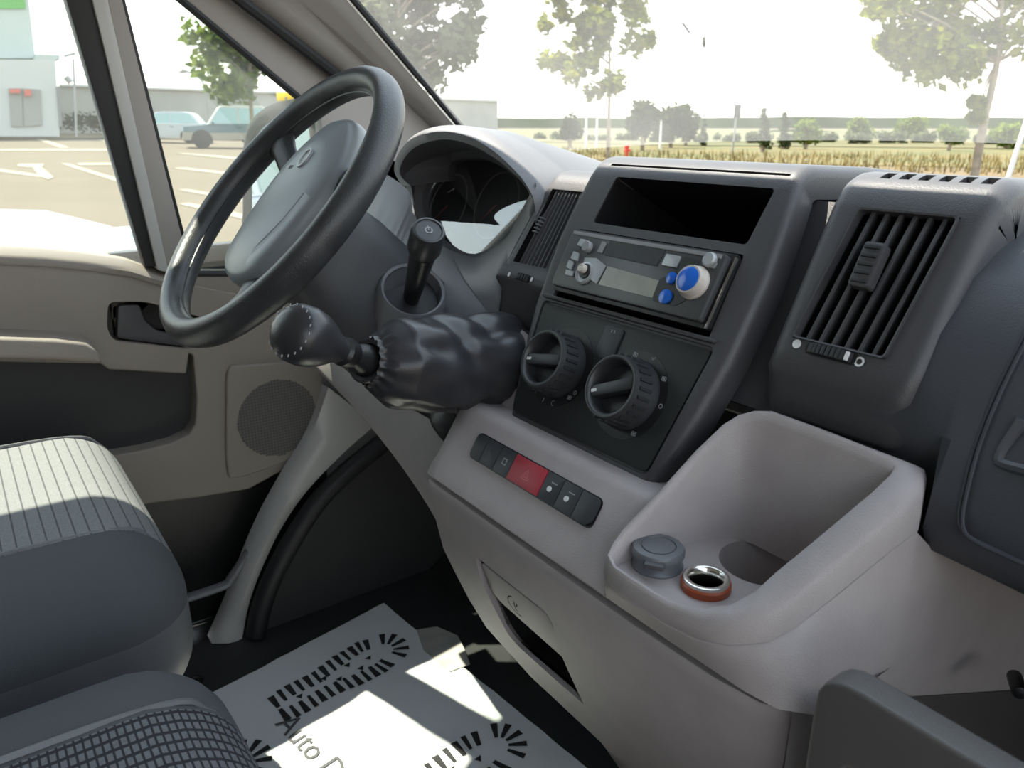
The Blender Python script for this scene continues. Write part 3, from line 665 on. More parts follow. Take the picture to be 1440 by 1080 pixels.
# bin floor with the cup holder hole
mb = MB(); mb.prism([p+V((0, 0, -.004)) for p in flo], (0, 0, .005)); bf = mb.build('bin_floor', M['light'], dash)
cc = onz((1074, 792), zfl); cr_ = .032
hole = MB(); hole.lathe(cc+V((0, 0, -.02)), (0, 0, 1), [(cr_, 0), (cr_, .06)], 32)
notch = MB(); notch.box(cc+V((-.028, .024, 0)), (.030, .016, .06), Matrix.Rotation(R(40), 3, 'Z'))
so1 = onz((992, 828), zfl); so2 = onz((924, 796), zfl)
h2 = MB(); h2.lathe(so1+V((0, 0, -.02)), (0, 0, 1), [(.0125, 0), (.0125, .06)], 24)
cut(bf, [hole, h2])
mb = MB(); mb.lathe(cc+V((0, 0, -.032)), (0, 0, 1), [(cr_-.004, 0), (cr_, .004), (cr_, .032)], 32); 
cupm = MB(); cupm.loft([[cc+V((math.cos(a)*r_, math.sin(a)*r_, h)) for a in [2*math.pi*k/32 for k in range(32)]] for r_, h in ((.001, -.045), (cr_-.005, -.045), (cr_-.001, -.040), (cr_, -.002), (cr_, .0008))], cu=True)
cupm.build('cup_well', M['light'], dash)
st_m = MB(); 
for k in range(14):
    a = R(75+k*6); c = cc+V((math.cos(a)*(cr_+.006), math.sin(a)*(cr_+.006), .0016)); st_m.box(c, (.009, .0016, .0022), Matrix.Rotation(a, 3, 'Z'))
rb = st_m.build('grip_ribs', M['light'], dash)
# right flank of the console below and ahead of the bin
ci = 12 if ow[12].y <= .62 else 13
cols = [[sk2(ci, t) for t in (0, .3, .65, 1)]+[V((.292, loop[ci].y, .25)), V((.292, loop[ci].y, 0))]]
for y in (-.025, -.01, .02, .06, .12, .22, .40): cols.append([V((.292, y, z)) for z in (interp(y, [-.025, -.01, .4], [.650, .646, .645]), .62, .56, .50, .25, 0)])
mb = MB(); mb.loft(cols); mb.build('console_side', M['light'], dash, ang=60)

# ---- power socket cap, lighter socket
cap = thing('socket_cap', 'round dark grey cap on the power socket in the console bin', 'socket cap', so2)
mb = MB(); mb.lathe(so2+V((0, 0, .0)), (0, 0, 1), [(.0185, 0), (.0188, .002), (.0175, .0035), (.0175, .010), (.019, .011), (.0192, .0145), (.0178, .0165), (.013, .0172), (.0125, .0163), (.001, .0163)], 36); mb.build('cap_body', M['cap'], cap, ang=45)
mb = MB(); mb.lathe(so2+V((0, 0, .0160)), (0, 0, 1), [(.0118, 0), (.0116, .0012), (.001, .0018)], 32); mb.build('cap_button', M['cap'], cap)
mb = MB(); mb.box(so2+V((.012, -.016, .0125)), (.014, .008, .004), Matrix.Rotation(R(35), 3, 'Z')); mb.build('cap_tongue', M['frame'], cap, bevel=.0015)
ls = thing('lighter_socket', 'open chrome lighter socket with an orange ring in the console bin', 'lighter socket', so1)
mb = MB(); mb.lathe(so1, (0, 0, 1), [(.0165, -.001), (.0172, .001), (.0172, .006), (.0160, .0072), (.0128, .0072), (.0128, -.001)], 36); mb.build('orange_ring', M['orange'], ls, ang=40)
mb = MB(); mb.loft([[so1+V((math.cos(a)*r_, math.sin(a)*r_, h)) for a in [2*math.pi*k/36 for k in range(36)]] for r_, h in ((.0160, .0072), (.0158, .0094), (.0140, .0100), (.0122, .0092), (.0112, .004), (.0108, -.035), (.001, -.035))], cu=True); mb.build('metal_sleeve', M['chrome'], ls, ang=60)

# ---- lower panel with ashtray flap
LPz = [.006, .06, .115, .173, .258, .353, .411, .474, .53, .560]; LPy = [.166, .135, .102, .066, -.006, -.068, -.096, -.121, -.133, -.137]
def ly(z): return interp(z, LPz, LPy)
zz = [0.004, .06, .115, .173, .215, .258, .30, .353, .40, .44, .474, .505, .53, .548, .556, .5595]
rows = []
for z in zz:
    y = ly(z)+(.002 if z > .558 else 0); ins = .004 if z > .558 else 0
    xr0 = .268
    tk_ = .008
    rows.append([V((-.150, y+tk_, z)), V((-.150, y+.006, z)), V((-.147, y+.001, z)), V((-.140, y, z)), V((0, y-.002, z)), V((.15, y-.002, z)), V((.22, y+.001, z)), V((.252, y+.006, z)), V((xr0-ins*.5-.003, y+.014, z)), V((xr0-ins*.5, y+.022, z)), V((xr0-ins*.5, y+.030, z)), V((.15, y+tk_, z)), V((0, y+tk_, z))])
mb = MB(); mb.loft(rows, cu=True, cap=True); low = mb.build('lower_panel', M['light'], dash, ang=45)
AX0, AX1, AZ0, AZ1 = -.0725, .0465, .392, .505
ao = fillet([V((AX0, 0, AZ1)), V((AX1, 0, AZ1)), V((AX1+.002, 0, AZ0)), V((AX0+.004, 0, AZ0))], [.006, .014, .004, .02])
cut(low, [MB().prism([p+V((0, -.25, 0)) for p in ao], (0, .30, 0))], 45, .0015)
mb = MB(); q = len(ao); f = [V((p.x, ly(p.z)+.004, p.z)) for p in ao]; b = [V((p.x, -.03, p.z)) for p in ao]; mb.add(f+b, [(i, (i+1) % q, (i+1) % q+q, i+q) for i in range(q)]+[tuple(range(q, 2*q))]); mb.build('ashtray_cavity', M['black'], dash)
fo = fillet([V((AX0+.005, 0, AZ1-.0065)), V((AX1-.005, 0, AZ1-.0065)), V((AX1-.003, 0, .446)), V((AX0+.010, 0, .456))], [.005, .012, .002, .016])
mb = MB(); mb.prism([V((p.x, ly(p.z)+.0012+(.505-p.z)*.02, p.z)) for p in fo], (0, .006, 0)); fl_ = mb.build('ashtray_flap', M['light'], dash, bevel=.001)
fc = V((-.018, 0, .474)); mb = MB()
def fpt(dx_, dz_): z = fc.z+dz_; return V((fc.x+dx_, ly(z)+.0004+(.505-z)*.02, z))
for r0, r1, a0, a1 in ((.0115, .0098, 100, 300),):
    mb.loft([[fpt(math.cos(R(a))*r_, math.sin(R(a))*r_) for a in range(a0, a1+1, 10)] for r_ in (r0, r1)])
mb.loft([[fpt(-.0012+dx_, t) for t in (-.006, -.002, .002, .006)] for dx_ in (0, .0018)])
mb.loft([[fpt(.002, .002), fpt(.004, .006)], [fpt(.0035, .001), fpt(.0055, .005)]])
mb.build('ashtray_symbol', M['ink'], fl_)
# strip between lower panel and glove tray
rows = [[V((.262, -.095, z)), V((.268, -.118, z)), V((.284, -.118, z)), V((.2898, -.108, z)), V((.2898, .1, z))] for z in (.02, .3, .5, .560, .572)]
mb = MB(); mb.loft(rows); mb.build('console_post', M['light'], dash, ang=60)

# ---- open glove tray under the passenger panel
tray = thing('glove_tray', 'open dark grey tray with a thick front wall under the passenger panel', 'tray', (.55, -.1, .3))
TY = -.150
tp = [ony(p, TY) for p in [(1143, 965), (1165, 948), (1190, 948)]]
zt = tp[1].z
pts = fillet([V((.298, TY, .30)), V((.298, TY, zt)), V((.84, TY, zt)), V((.84, TY, .30))], [.004, .022, .02, .004])
mb = MB(); mb.prism(pts, (0, .020, 0)); tw = mb.build('tray_wall', M['tray'], tray, bevel=.005, seg=3)
hp_ = fillet([V((.318, TY-.02, .50)), V((.318, TY-.02, zt-.045)), V((.60, TY-.02, zt-.045)), V((.60, TY-.02, .50))], .012)
cut(tw, [MB().prism(hp_, (0, .032, 0))], 45, .0015)
mb = MB(); mb.prism([p+V((0, .024, 0)) for p in fillet([V((.322, TY, .50)), V((.322, TY, zt-.050)), V((.596, TY, zt-.050)), V((.596, TY, .50))], .010)], (0, .012, 0)); mb.build('tray_inlay', M['frame'], tray, bevel=.003)
mb = MB(); mb.prism([V((.293, y, z)) for y, z in [(TY+.018, .590), (.28, .395), (.34, .60), (.36, .60), (.36, .36), (TY+.018, .36)]], (.55, 0, 0)); mb.build('tray_floor', M['tray'], tray)
mb = MB(); mb.lathe(onx((1432, 968), .33), (.4, -.8, .2), [(.005, -.02), (.005, .006), (.004, .008), (.002, .0085)], 16); mb.build('hinge_pin', M['black'], tray)

# ================================================================== CAR RADIO
radio = thing('car_radio', 'silver and black cassette car radio with a blue volume knob', 'radio', S(0, -.03, .0))
def rp(p, n=.012): return st((780+p[0]/5.333, 310+p[1]/5.333), n)
RN = .012
def spr(pts, n0, n1, name, m, parent, bevel=0): return MB().prism([S(a, b, n0) for a, b in pts], SN*(n1-n0)).build(name, m, parent, bevel=bevel)
spr(fl3([(-.0955, -.0315), (.0965, -.0315), (.0975, .0315), (-.0955, .0315)], .003), -.03, .0045, 'mounting_sleeve', M['black'], radio, .001)
face = spr(fl3([(-.0925, -.028), (.0905, -.028), (.0925, .0285), (-.0915, .0285)], .004), -.02, RN, 'faceplate', M['radio'], radio, .0018)
spr([(-.089, .0235), (.089, .0235), (.089, .0272), (-.089, .0272)], RN-.001, RN+.0008, 'top_trim', M['radio_lt'], radio, .0006)
spr([(.0945, -.031), (.0957, -.031), (.0975, .0285), (.0963, .0285)], .003, .0062, 'side_trim', M['chrome'], radio)
qd = lambda pts: [rp(p) for p in pts]
spr(fl3(qd([(372, 262), (772, 348), (838, 212), (420, 150)]), .001), RN-.002, RN+.0003, 'cassette_slot', M['black'], radio)
spr(fl3(qd([(395, 262), (765, 340), (790, 290), (640, 255), (420, 215)]), .001), RN, RN+.0006, 'cassette_door', M['black'], radio)
spr(qd([(330, 482), (735, 582), (785, 452), (400, 345)]), RN, RN+.0007, 'display', M['lcd'], radio)
spr(qd([(205, 400), (318, 478), (388, 342), (320, 285), (230, 280)]), RN+.0001, RN+.0012, 'selector_plate', M['silver'], radio, .0003)
spr(fl3(qd([(735, 605), (900, 645), (985, 600), (930, 470), (1080, 330), (1085, 300), (975, 270), (900, 400), (790, 440)]), .002), RN, RN+.0006, 'knob_field', M['black'], radio)
spr(fl3(qd([(810, 340), (915, 360), (955, 275), (848, 255)]), .001), RN, RN+.0022, 'eject_key', M['silver'], radio, .0005)
spr(fl3(qd([(325, 240), (355, 250), (395, 170), (365, 160)]), .001), RN, RN+.0018, 'key', M['radio_lt'], radio, .0004)
for q in ([(175, 190), (215, 205), (245, 150), (205, 140)], [(128, 290), (178, 310), (192, 250), (150, 235)], [(95, 355), (130, 375), (150, 315), (115, 300)], [(85, 412), (140, 425), (150, 385), (95, 370)]):
    spr(fl3(qd(q), .001), RN, RN+.0020, 'preset_key', M['silver'], radio, .0005)
def lath(p, prof, name, m, parent, n=28, pre=rp, base=RN):
    a, b = pre(p); return MB().lathe(S(a, b, base), SN, prof, n).build(name, m, parent, ang=45)
lath((255, 205), [(.0055, 0), (.0055, .004), (.0045, .005), (.001, .005)], 'round_key', M['radio_lt'], radio)
lath((228, 400), [(.0110, 0), (.0110, .002), (.0090, .0030), (.0082, .0015), (.001, .0015)], 'selector_ring', M['silver'], radio)
lath((240, 385), [(.0075, .001), (.0070, .003), (.001, .003)], 'selector_well', M['black'], radio)
lath((235, 375), [(.0042, .001), (.0042, .007), (.0035, .008), (.001, .008)], 'selector_key', M['cream'], radio)
kb = lath((1050, 470), [(.0140, 0), (.0140, .002), (.0128, .003), (.0122, .0085), (.0114, .0098), (.0100, .0098)], 'volume_knob', M['cream'], radio, 36)
a, b = rp((1050, 470)); MB().lathe(S(a, b, RN+.0086), SN, [(.0102, 0), (.0100, .0016), (.0075, .0026), (.001, .003)], 32).build('knob_cap', M['blue'], kb)
lath((885, 437), [(.0052, 0), (.0050, .0025), (.001, .0035)], 'blue_key', M['blue'], radio)
lath((838, 575), [(.0062, 0), (.0060, .0025), (.001, .0035)], 'blue_key', M['blue'], radio)
lath((1170, 300), [(.0062, 0), (.0060, .003), (.0048, .0042), (.001, .0042)], 'tone_knob', M['silver'], radio)
spr(fl3(qd([(1115, 340), (1200, 365), (1225, 320), (1130, 310)]), .001), RN, RN+.002, 'key', M['radio_lt'], radio, .0004)

# ================================================================== CLIMATE CONTROLS
clim = thing('climate_controls', 'black heater control panel with two large rotary knobs', 'climate control', S(0, -.155, 0))
CN = -.0005
spr(fl3([(-.0890, -.1535), (.0900, -.1535), (.1045, -.0450), (-.1055, -.0450)], .006), -.0032, CN, 'control_panel', M['panel'], clim, .0008)
def knob(cx, cs, ang, ticks):
    MB().prism([S(cx+.0385*math.cos(2*math.pi*k/40), cs+.0385*math.sin(2*math.pi*k/40), CN-.0002) for k in range(40)], SN*.0007).build('knob_dial', M['black'], clim)
    prof = [(.0305, CN), (.0310, .004), (.0290, .008), (.0275, .024), (.0265, .0262), (.0240, .0266), (.0225, .0250), (.0215, .012), (.001, .012)]
    kb = MB().lathe(S(cx, cs, 0), SN, prof, 48).build('rotary_knob', M['knob'], clim, ang=45)
    mb = MB()
    mb.loft([[S(cx+r_*math.cos(2*math.pi*k/48), cs+r_*math.sin(2*math.pi*k/48), h) for k in range(48)] for r_, h in ((.0272, .0250), (.0268, .0266), (.0245, .0270), (.0236, .0262))], cu=True); mb.build('knob_lip', M['knob'], kb, ang=60)
    mb = MB()
    for k in range(24):
        a = 2*math.pi*k/24; c = S(cx+.0286*math.cos(a), cs+.0286*math.sin(a), .0155)
        Mx = Matrix((V((1, 0, 0))*math.cos(a)+SU*math.sin(a), -V((1, 0, 0))*math.sin(a)+SU*math.cos(a), SN)).transposed(); mb.box(c, (.0022, .0030, .014), Mx)
    mb.build('grip_ribs', M['knob'], kb, bevel=.0006)
    d = V((1, 0, 0))*math.cos(ang)+SU*math.sin(ang); e_ = SN.cross(d); c = S(cx, cs, .012)
    mb = MB(); mb.prism([c-d*.0222-e_*.0052, c+d*.0222-e_*.0052, c+d*.0222+e_*.0052, c-d*.0222+e_*.0052], SN*.0125); mb.build('knob_grip', M['knob'], kb, bevel=.0020)
    mb = MB(); q = c+d*.0185+SN*.0126; mb.prism([q-d*.0028-e_*.0013, q+d*.0028-e_*.0013, q+d*.0028+e_*.0013, q-d*.0028+e_*.0013], SN*.0004); mb.build('pointer_mark', M['white'], kb)
    for t, kind in ticks:
        a = R(t); q = S(cx+.0352*math.cos(a), cs+.0352*math.sin(a), CN+.0007); mb = MB(); X = V((1, 0, 0))
        if kind == 'dot': mb.prism([q+(X*math.cos(w)+SU*math.sin(w))*.0010 for w in [k*.785 for k in range(8)]], SN*.0002)
        if kind == 'bar': mb.prism([q+X*.0004*i+SU*.0020*j for i, j in ((-1, -1), (1, -1), (1, 1), (-1, 1))], SN*.0002)
        if kind == 'ring': mb.loft([[q+(X*math.cos(w)+SU*math.sin(w))*r_ for w in [k*.5236 for k in range(12)]] for r_ in (.0014, .0021)], cu=True)
        if kind == 'arc': mb.loft([[q+(X*math.cos(w)+SU*math.sin(w))*r_ for w in [1.2+k*.4 for k in range(11)]] for r_ in (.0018, .0026)])
        if kind == 'box':
            mb.loft([[q+X*.0024*i*r_+SU*.0018*j*r_ for i, j in ((-1, -1), (1, -1), (1, 1), (-1, 1))] for r_ in (1, .7)], cu=True); mb.prism([q+X*.0009*i+SU*.0008*j for i, j in ((-1, -1), (1, -1), (1, 1), (-1, 1))], SN*.0002)
        if kind == 'seat': mb.loft([[q+X*a_+SU*b_ for a_, b_ in ((-.002, .001), (0, -.001), (.0025, .0022))], [q+X*a_+SU*b_ for a_, b_ in ((-.002, .0017), (0, -.0002), (.002, .0026))]])
        mb.build('dial_mark', M['greyprint'], clim)
knob(-.0475, -.0985, R(192), [(165, 'dot'), (238, 'bar'), (262, 'bar'), (285, 'arc'), (318, 'box'), (330, 'ring')])
knob(.0440, -.1000, R(205), [(170, 'dot'), (108, 'box'), (75, 'seat'), (38, 'box'), (0, 'ring'), (218, 'arc'), (305, 'box')])
spr(fl3([(-.0115, -.0735), (-.004, -.079), (.004, -.079), (.0105, -.0735), (.0105, -.0495), (-.0115, -.0495)], .002), CN, CN+.0022, 'recirculation_key', M['button'], clim, .0006)
mb = MB()
for i in (-1, 1): mb.box(S(i*.0018, -.0535, CN+.0023), (.0010, .0026, .0004), SM)
mb.build('key_mark', M['greyprint'], clim)

# ================================================================== INSTRUMENT BINNACLE
bin_ = thing('instrument_binnacle', 'instrument cluster under a pale-edged arched hood behind the steering wheel', 'instrument cluster', (-.40, .1, .72))
HYP = .05
lip_px = [(566, 262), (559, 240), (562, 218), (574, 197), (596, 183), (630, 176), (668, 182), (703, 202), (733, 230), (754, 256), (766, 285), (768, 330)]
lin_px = [(578, 262), (563, 246), (566, 227), (581, 209), (604, 199), (630, 196), (663, 204), (695, 222), (722, 244), (741, 266), (752, 290), (752, 330)]
lip = smooth_path([ony(p, HYP) for p in lip_px], 4); lin = smooth_path([ony(p, HYP-.008) for p in lin_px], 4)
lc = sum(lip, V((0, 0, 0)))/len(lip)
bk1 = [V((lerp(p.x, lc.x, -.01), p.y+.06, lerp(p.z, .85, .10))) for p in lip]
bk2 = [V((lerp(p.x, lc.x, -.06), p.y+.15, lerp(p.z, .83, .45))) for p in lip]
bk3 = [V((lerp(p.x, lc.x, -.10), p.y+.26, lerp(p.z, .80, .9))) for p in lip]
mid = [lerp(a, b, .5)+V((0, -.007, .001)) for a, b in zip(lip, lin)]
mb = MB(); mb.loft([lin, mid, lip, [p+V((0, .012, 0)) for p in lip]]); mb.build('hood_lip', M['hood'], bin_, ang=70)
mb = MB(); mb.loft([[p+V((0, .010, 0)) for p in lip], bk1, bk2, bk3]); mb.build('hood', M['hood'], bin_, ang=70)
LN = V((0, -.92, .39)).normalized(); LP = V((-.40, .125, .80))
def lens(p, n=0): return onpl(p, LP+LN*n, LN)
bez_o = smooth_path([lens(p, .02) for p in [(585, 300), (583, 272), (590, 248), (610, 226), (640, 212), (680, 212), (720, 232), (750, 262), (752, 300), (725, 340), (672, 372), (630, 352), (600, 330)]], 4, True)
bez_i = smooth_path([lens(p, .004) for p in [(596, 298), (594, 275), (602, 254), (618, 237), (642, 225), (680, 224), (714, 240), (742, 266), (742, 296), (716, 330), (668, 357), (632, 342), (608, 322)]], 4, True)
# under-hood ceiling and sides
uh = []
m_ = len(lin)
bo_top = [lens(p, .02) for p in [(585, 300), (583, 285), (583, 268), (588, 250), (600, 234), (622, 220), (650, 211), (680, 212), (712, 226), (738, 248), (752, 275), (752, 300)]]
bo_top = smooth_path(bo_top, 4)
mb = MB(); mb.loft([lin, [lerp(a, b, .5) for a, b in zip(lin, bo_top)], bo_top]); mb.build('hood_underside', M['hood'], bin_, ang=70)
mb = MB(); mb.loft([bez_o, bez_i, [p-LN*.01 for p in bez_i]], cu=True); mb.build('bezel', M['dashmid'], bin_, ang=60)
# dial face, two gauges, lens
dial = [p-LN*.012 for p in bez_i]; mb = MB(); mb.add(dial, [tuple(range(len(dial)))]); mb.build('dial_plate', mat('dial_plate', (.045, .047, .050), .55), bin_)
for px, r_ in (((632, 290), .05), ((700, 290), .05)):
    c = lens(px, -.011); a = V((1, 0, 0)); b = LN.cross(a)
    g_ = MB(); g_.loft([[c+(a*math.cos(k*.19635)+b*math.sin(k*.19635))*q+LN*h for k in range(32)] for q, h in ((r_, 0), (r_*.97, .004), (r_*.92, .004), (r_*.90, 0))], cu=True); go = g_.build('gauge_ring', M['radio_lt'], bin_)
    tk = MB()
    for k in range(17):
        w = R(-40+k*16.25); u = a*math.cos(w)-b*math.sin(w); v_ = LN.cross(u); q = c+u*r_*.80+LN*.0012; tk.add([q-u*.005-v_*.0008, q+u*.005-v_*.0008, q+u*.005+v_*.0008, q-u*.005+v_*.0008], [(0, 1, 2, 3)])
    tk.build('gauge_ticks', M['white'], go)
    nd = MB(); u = (a*-.7-b*.7).normalized(); v_ = LN.cross(u); nd.prism([c-v_*.0015+LN*.003, c+u*r_*.75+LN*.003, c+v_*.0015+LN*.003], LN*.001); nd.build('needle', M['redprint'], go)
mb = MB(); mb.add([p+LN*.0 for p in bez_i], [tuple(range(len(bez_i)))]); mb.build('lens', M['lens'], bin_)

# ---- cheek between binnacle and driver vent, and dash face under the binnacle
cA = smooth_path([ony((754, 262), .045), lens((744, 285), .022), lens((722, 325), .024), lens((690, 352), .026), lens((664, 362), .028), lens((630, 350), .028)], 5)
cB = smooth_path([SQ((772, 262), NL-.012), SQ((742, 312), NL-.012), SQ((716, 362), NL-.012), SQ((706, 392), NL-.012), SQ((702, 425), NL-.012), SQ((700, 455), NL-.018)], 5)
cM = [lerp(a, b, .5)+V((-.004, -.006, .004)) for a, b in zip(cA, cB)]
mb = MB(); mb.loft([cA, [lerp(a, b, .5)+V((0, -.001, .002)) for a, b in zip(cA, cM)], cM, [lerp(a, b, .5)+V((0, -.001, .001)) for a, b in zip(cM, cB)], cB, [p+V((.02, .03, 0)) for p in cB]]); mb.build('binnacle_cheek', M['dashmid'], dash, ang=70)
fa = [lens((664, 362), .028), lens((630, 350), .028), lens((600, 330), .028), lens((583, 300), .028), lens((575, 268), .03), V((-.66, .09, .83)), V((-.745, .12, .83))]
fb = [SQ((700, 455), NL-.018), V((-.30, -.005, .70)), V((-.38, -.005, .695)), V((-.46, .0, .70)), V((-.53, .005, .71)), V((-.62, .02, .72)), V((-.745, .04, .72))]
fc_ = [V((-.20, -.02, .60)), V((-.30, -.02, .60)), V((-.38, -.02, .60)), V((-.46, -.02, .60)), V((-.53, -.01, .60)), V((-.62, .0, .60)), V((-.745, .0, .60))]
fd = [V((-.185, -.03, .545)), V((-.30, -.03, .53)), V((-.38, -.03, .53)), V((-.46, -.03, .53)), V((-.53, -.02, .53)), V((-.62, -.01, .53)), V((-.745, 0, .53))]
mb = MB(); mb.loft([smooth_path(q, 3) for q in (fa, fb, fc_, fd)]); mb.build('driver_dash_face', M['dashmid'], dash, ang=70)
# knee panel
ka = [V((-.155, -.075, .585)), V((-.22, -.06, .57)), V((-.32, -.05, .56)), V((-.45, -.05, .56)), V((-.60, -.045, .56)), V((-.745, -.02, .56))]
kb_ = [V((-.150, -.10, .50)), V((-.22, -.085, .50)), V((-.32, -.07, .515)), V((-.45, -.06, .525)), V((-.60, -.05, .53)), V((-.745, -.03, .535))]
kc = [V((-.150, -.085, .415)), V((-.22, -.07, .43)), V((-.32, -.055, .455)), V((-.45, -.045, .485)), V((-.60, -.035, .505)), V((-.745, -.02, .51))]
kd = [p+V((0, .05, .01)) for p in kc]
mb = MB(); mb.loft([smooth_path(q, 3) for q in (ka, kb_, kc, kd)]); mb.build('knee_panel', M['light'], dash, ang=70)

# ================================================================== STEERING COLUMN + STALK
TW = R(42); WC = V((-.423, -.168, .816)); WA = V((1, 0, 0)); WB_ = V((0, math.sin(TW), math.cos(TW))); WN = V((0, -math.cos(TW), math.sin(TW)))
def Wp(a, b, n=0): return WC+WA*a+WB_*b+WN*n
col = thing('steering_column', 'dark grey steering column shroud behind the wheel', 'steering column', Wp(0, -.02, -.2))
def sect(n, w, h0, h1, k=28):
    out = []
    for i in range(k):
        t = 2*math.pi*i/k; c, s = math.cos(t), math.sin(t); e_ = .55
        x = math.copysign(abs(c)**e_, c)*w; b = math.copysign(abs(s)**e_, s); out.append(Wp(x, b*(h1 if b > 0 else h0), n))
    return out
mb = MB(); mb.loft([sect(-.045, .052, .06, .05), sect(-.060, .060, .072, .055), sect(-.10, .068, .088, .058), sect(-.16, .078, .105, .055), sect(-.22, .088, .115, .05)], cu=True, cap=True); mb.build('column_shroud', M['shroud'], col, ang=50)
# socket from which the right stalk rises
sb, stp = V((-.335, -.045, .700)), V((-.232, -.070, .812)); sdir = (stp-sb).normalized()
mb = MB(); mb.loft([[V(p) for p in r_] for r_ in []] or [[sb+(sdir.cross(V((0, 0, 1))).normalized()*math.cos(k*.2618)+sdir.cross(sdir.cross(V((0, 0, 1))).normalized())*math.sin(k*.2618))*r_+sdir*h for k in range(24)] for r_, h in ((.052, -.06), (.046, -.02), (.0405, .018), (.038, .022), (.035, .020), (.033, -.01), (.002, -.014))], cu=True); mb.build('stalk_socket', M['dashmid'], col, ang=50)
mb = MB(); mb.lathe(sb+sdir*.004, sdir, [(.0325, -.004), (.0325, 0), (.002, .002)], 24); mb.build('socket_gaiter', M['rubber'], col)
L = (stp-sb).length
mb = MB(); mb.tube([sb-sdir*.01, sb+sdir*.02, sb+sdir*L*.55, sb+sdir*L*.62], [(.008, .012), (.010, .014), (.014, .018), (.015, .019)], 16); stk = mb.build('wiper_stalk', M['black'], col)
mb = MB(); mb.lathe(sb+sdir*L*.62, sdir, [(.0175, 0), (.0190, .004), (.0190, .030), (.0172, .034), (.0150, .0345), (.0140, .033), (.001, .0335)], 28); hd = mb.build('stalk_end', M['knob'], col, ang=45)
mb = MB(); q = sb+sdir*(L*.62+.0338); sx = sdir.cross(V((0, 0, 1))).normalized(); sy = sx.cross(sdir)
mb.loft([[q+(sx*math.cos(k*.5236)+sy*math.sin(k*.5236))*r_ for k in range(12)] for r_ in (.003, .0045)], cu=True); mb.prism([q+sx*a+sy*b for a, b in ((-.0006, 0), (.0006, 0), (.0006, .0055), (-.0006, .0055))], sdir*.0003); mb.build('stalk_symbol', M['greyprint'], col)

# ================================================================== STEERING WHEEL
wh = thing('steering_wheel', 'black worn steering wheel with grey centre pad', 'steering wheel', Wp(0, 0, -.05))
K = 72; rows = []
for k in range(K):
    t = 2*math.pi*k/K; d = WA*math.cos(t)+WB_*math.sin(t); row = []
    for j in range(14):
        q = 2*math.pi*j/14; rr = .0170 if True else 0
        row.append(WC+d*(.1805+math.cos(q)*.0155)+WN*(math.sin(q)*.0185))
    rows.append(row)
mb = MB(); mb.loft(rows, cu=True, cv=True); mb.build('rim', M['wheel'], wh, ang=80)
mb = MB(); mb.loft([[WC+(WA*math.cos(2*math.pi*k/K)+WB_*math.sin(2*math.pi*k/K))*(.1650+o_)+WN*h for k in range(K)] for o_, h in ((.0, -.001), (-.0012, .0), (0, .001))], cu=True); mb.build('rim_seam', M['wheel'], wh)
# pad
pad2 = [(0, .132), (.035, .124), (.068, .085), (.082, .040), (.080, -.010), (.066, -.060), (.045, -.092), (.0, -.104), (-.045, -.092), (-.064, -.060), (-.074, -.010), (-.076, .040), (-.064, .085), (-.033, .124)]
po = smooth_path([V((a, b, 0)) for a, b in pad2], 4, True)
def pr_(sc, n, dome=0): return [Wp(p.x*sc, .012+(p.y-.012)*sc, n) for p in po]
mb = MB(); mb.loft([pr_(1.0, -.045), pr_(1.01, -.018), pr_(.985, -.009), pr_(.93, -.004), pr_(.6, .001), pr_(.25, .003), pr_(.02, .0035)], cu=True); mb.add(pr_(.02, .0035), [tuple(range(len(po)))]); mb.add(pr_(1.0, -.045), [tuple(range(len(po)))]); padp = mb.build('centre_pad', M['pad'], wh, ang=70)
sm = [Wp(a, b, .0012) for a, b in ((.058, .018), (.054, -.012), (.044, -.040), (.030, -.064), (.012, -.080))]
cut(padp, [MB().tube(smooth_path(sm, 5), .0022, 8)], 50)
mb = MB(); c = (0, .062); mb.loft([[Wp(c[0]+.011*math.cos(k*.2618)*r_, c[1]+.0145*math.sin(k*.2618)*r_, h) for k in range(24)] for r_, h in ((1, .000), (.96, .0045), (.80, .0045), (.74, .003))], cu=True); em = mb.build('emblem', M['silver'], padp, ang=50)
mb = MB(); mb.prism([Wp(c[0]+.0085*math.cos(k*.2618), c[1]+.0110*math.sin(k*.2618), .0022) for k in range(24)], WN*.001); mb.build('emblem_field', M['radio_lt'], padp)
mb = MB()
for q in (-.004, 0, .004): mb.box(Wp(-.024+q, .048, .0022), (.0016, .005, .0008), Matrix((WA, WB_, WN)).transposed())
mb.build('pad_mark', M['frame'], padp)
# hub and spokes
mb = MB(); mb.loft([sect(-.052, .058, .07, .06), sect(-.030, .070, .085, .085), sect(-.016, .066, .080, .088)], cu=True, cap=True); mb.build('hub', M['wheel'], wh, ang=50)
for ang, w0, w1 in ((148, .026, .017), (32, .026, .017), (292, .026, .018)):
    t = R(ang); d = WA*math.cos(t)+WB_*math.sin(t); e_ = WN.cross(d); rows = []
    for f_, w in ((.05, w0*1.25), (.08, w0), (.12, w1), (.150, w1*1.05), (.178, w1*1.5)):
        nn = interp(f_, [.05, .12, .178], [-.028, -.022, -.004]); c = WC+d*f_+WN*nn; th = .010
        rows.append([c+e_*w*math.cos(q)*1.0+WN*th*math.sin(q) for q in [k*2*math.pi/12 for k in range(12)]])
    mb = MB(); mb.loft(rows, cu=True, cap=True); mb.build('spoke', M['wheel'], wh, ang=70)

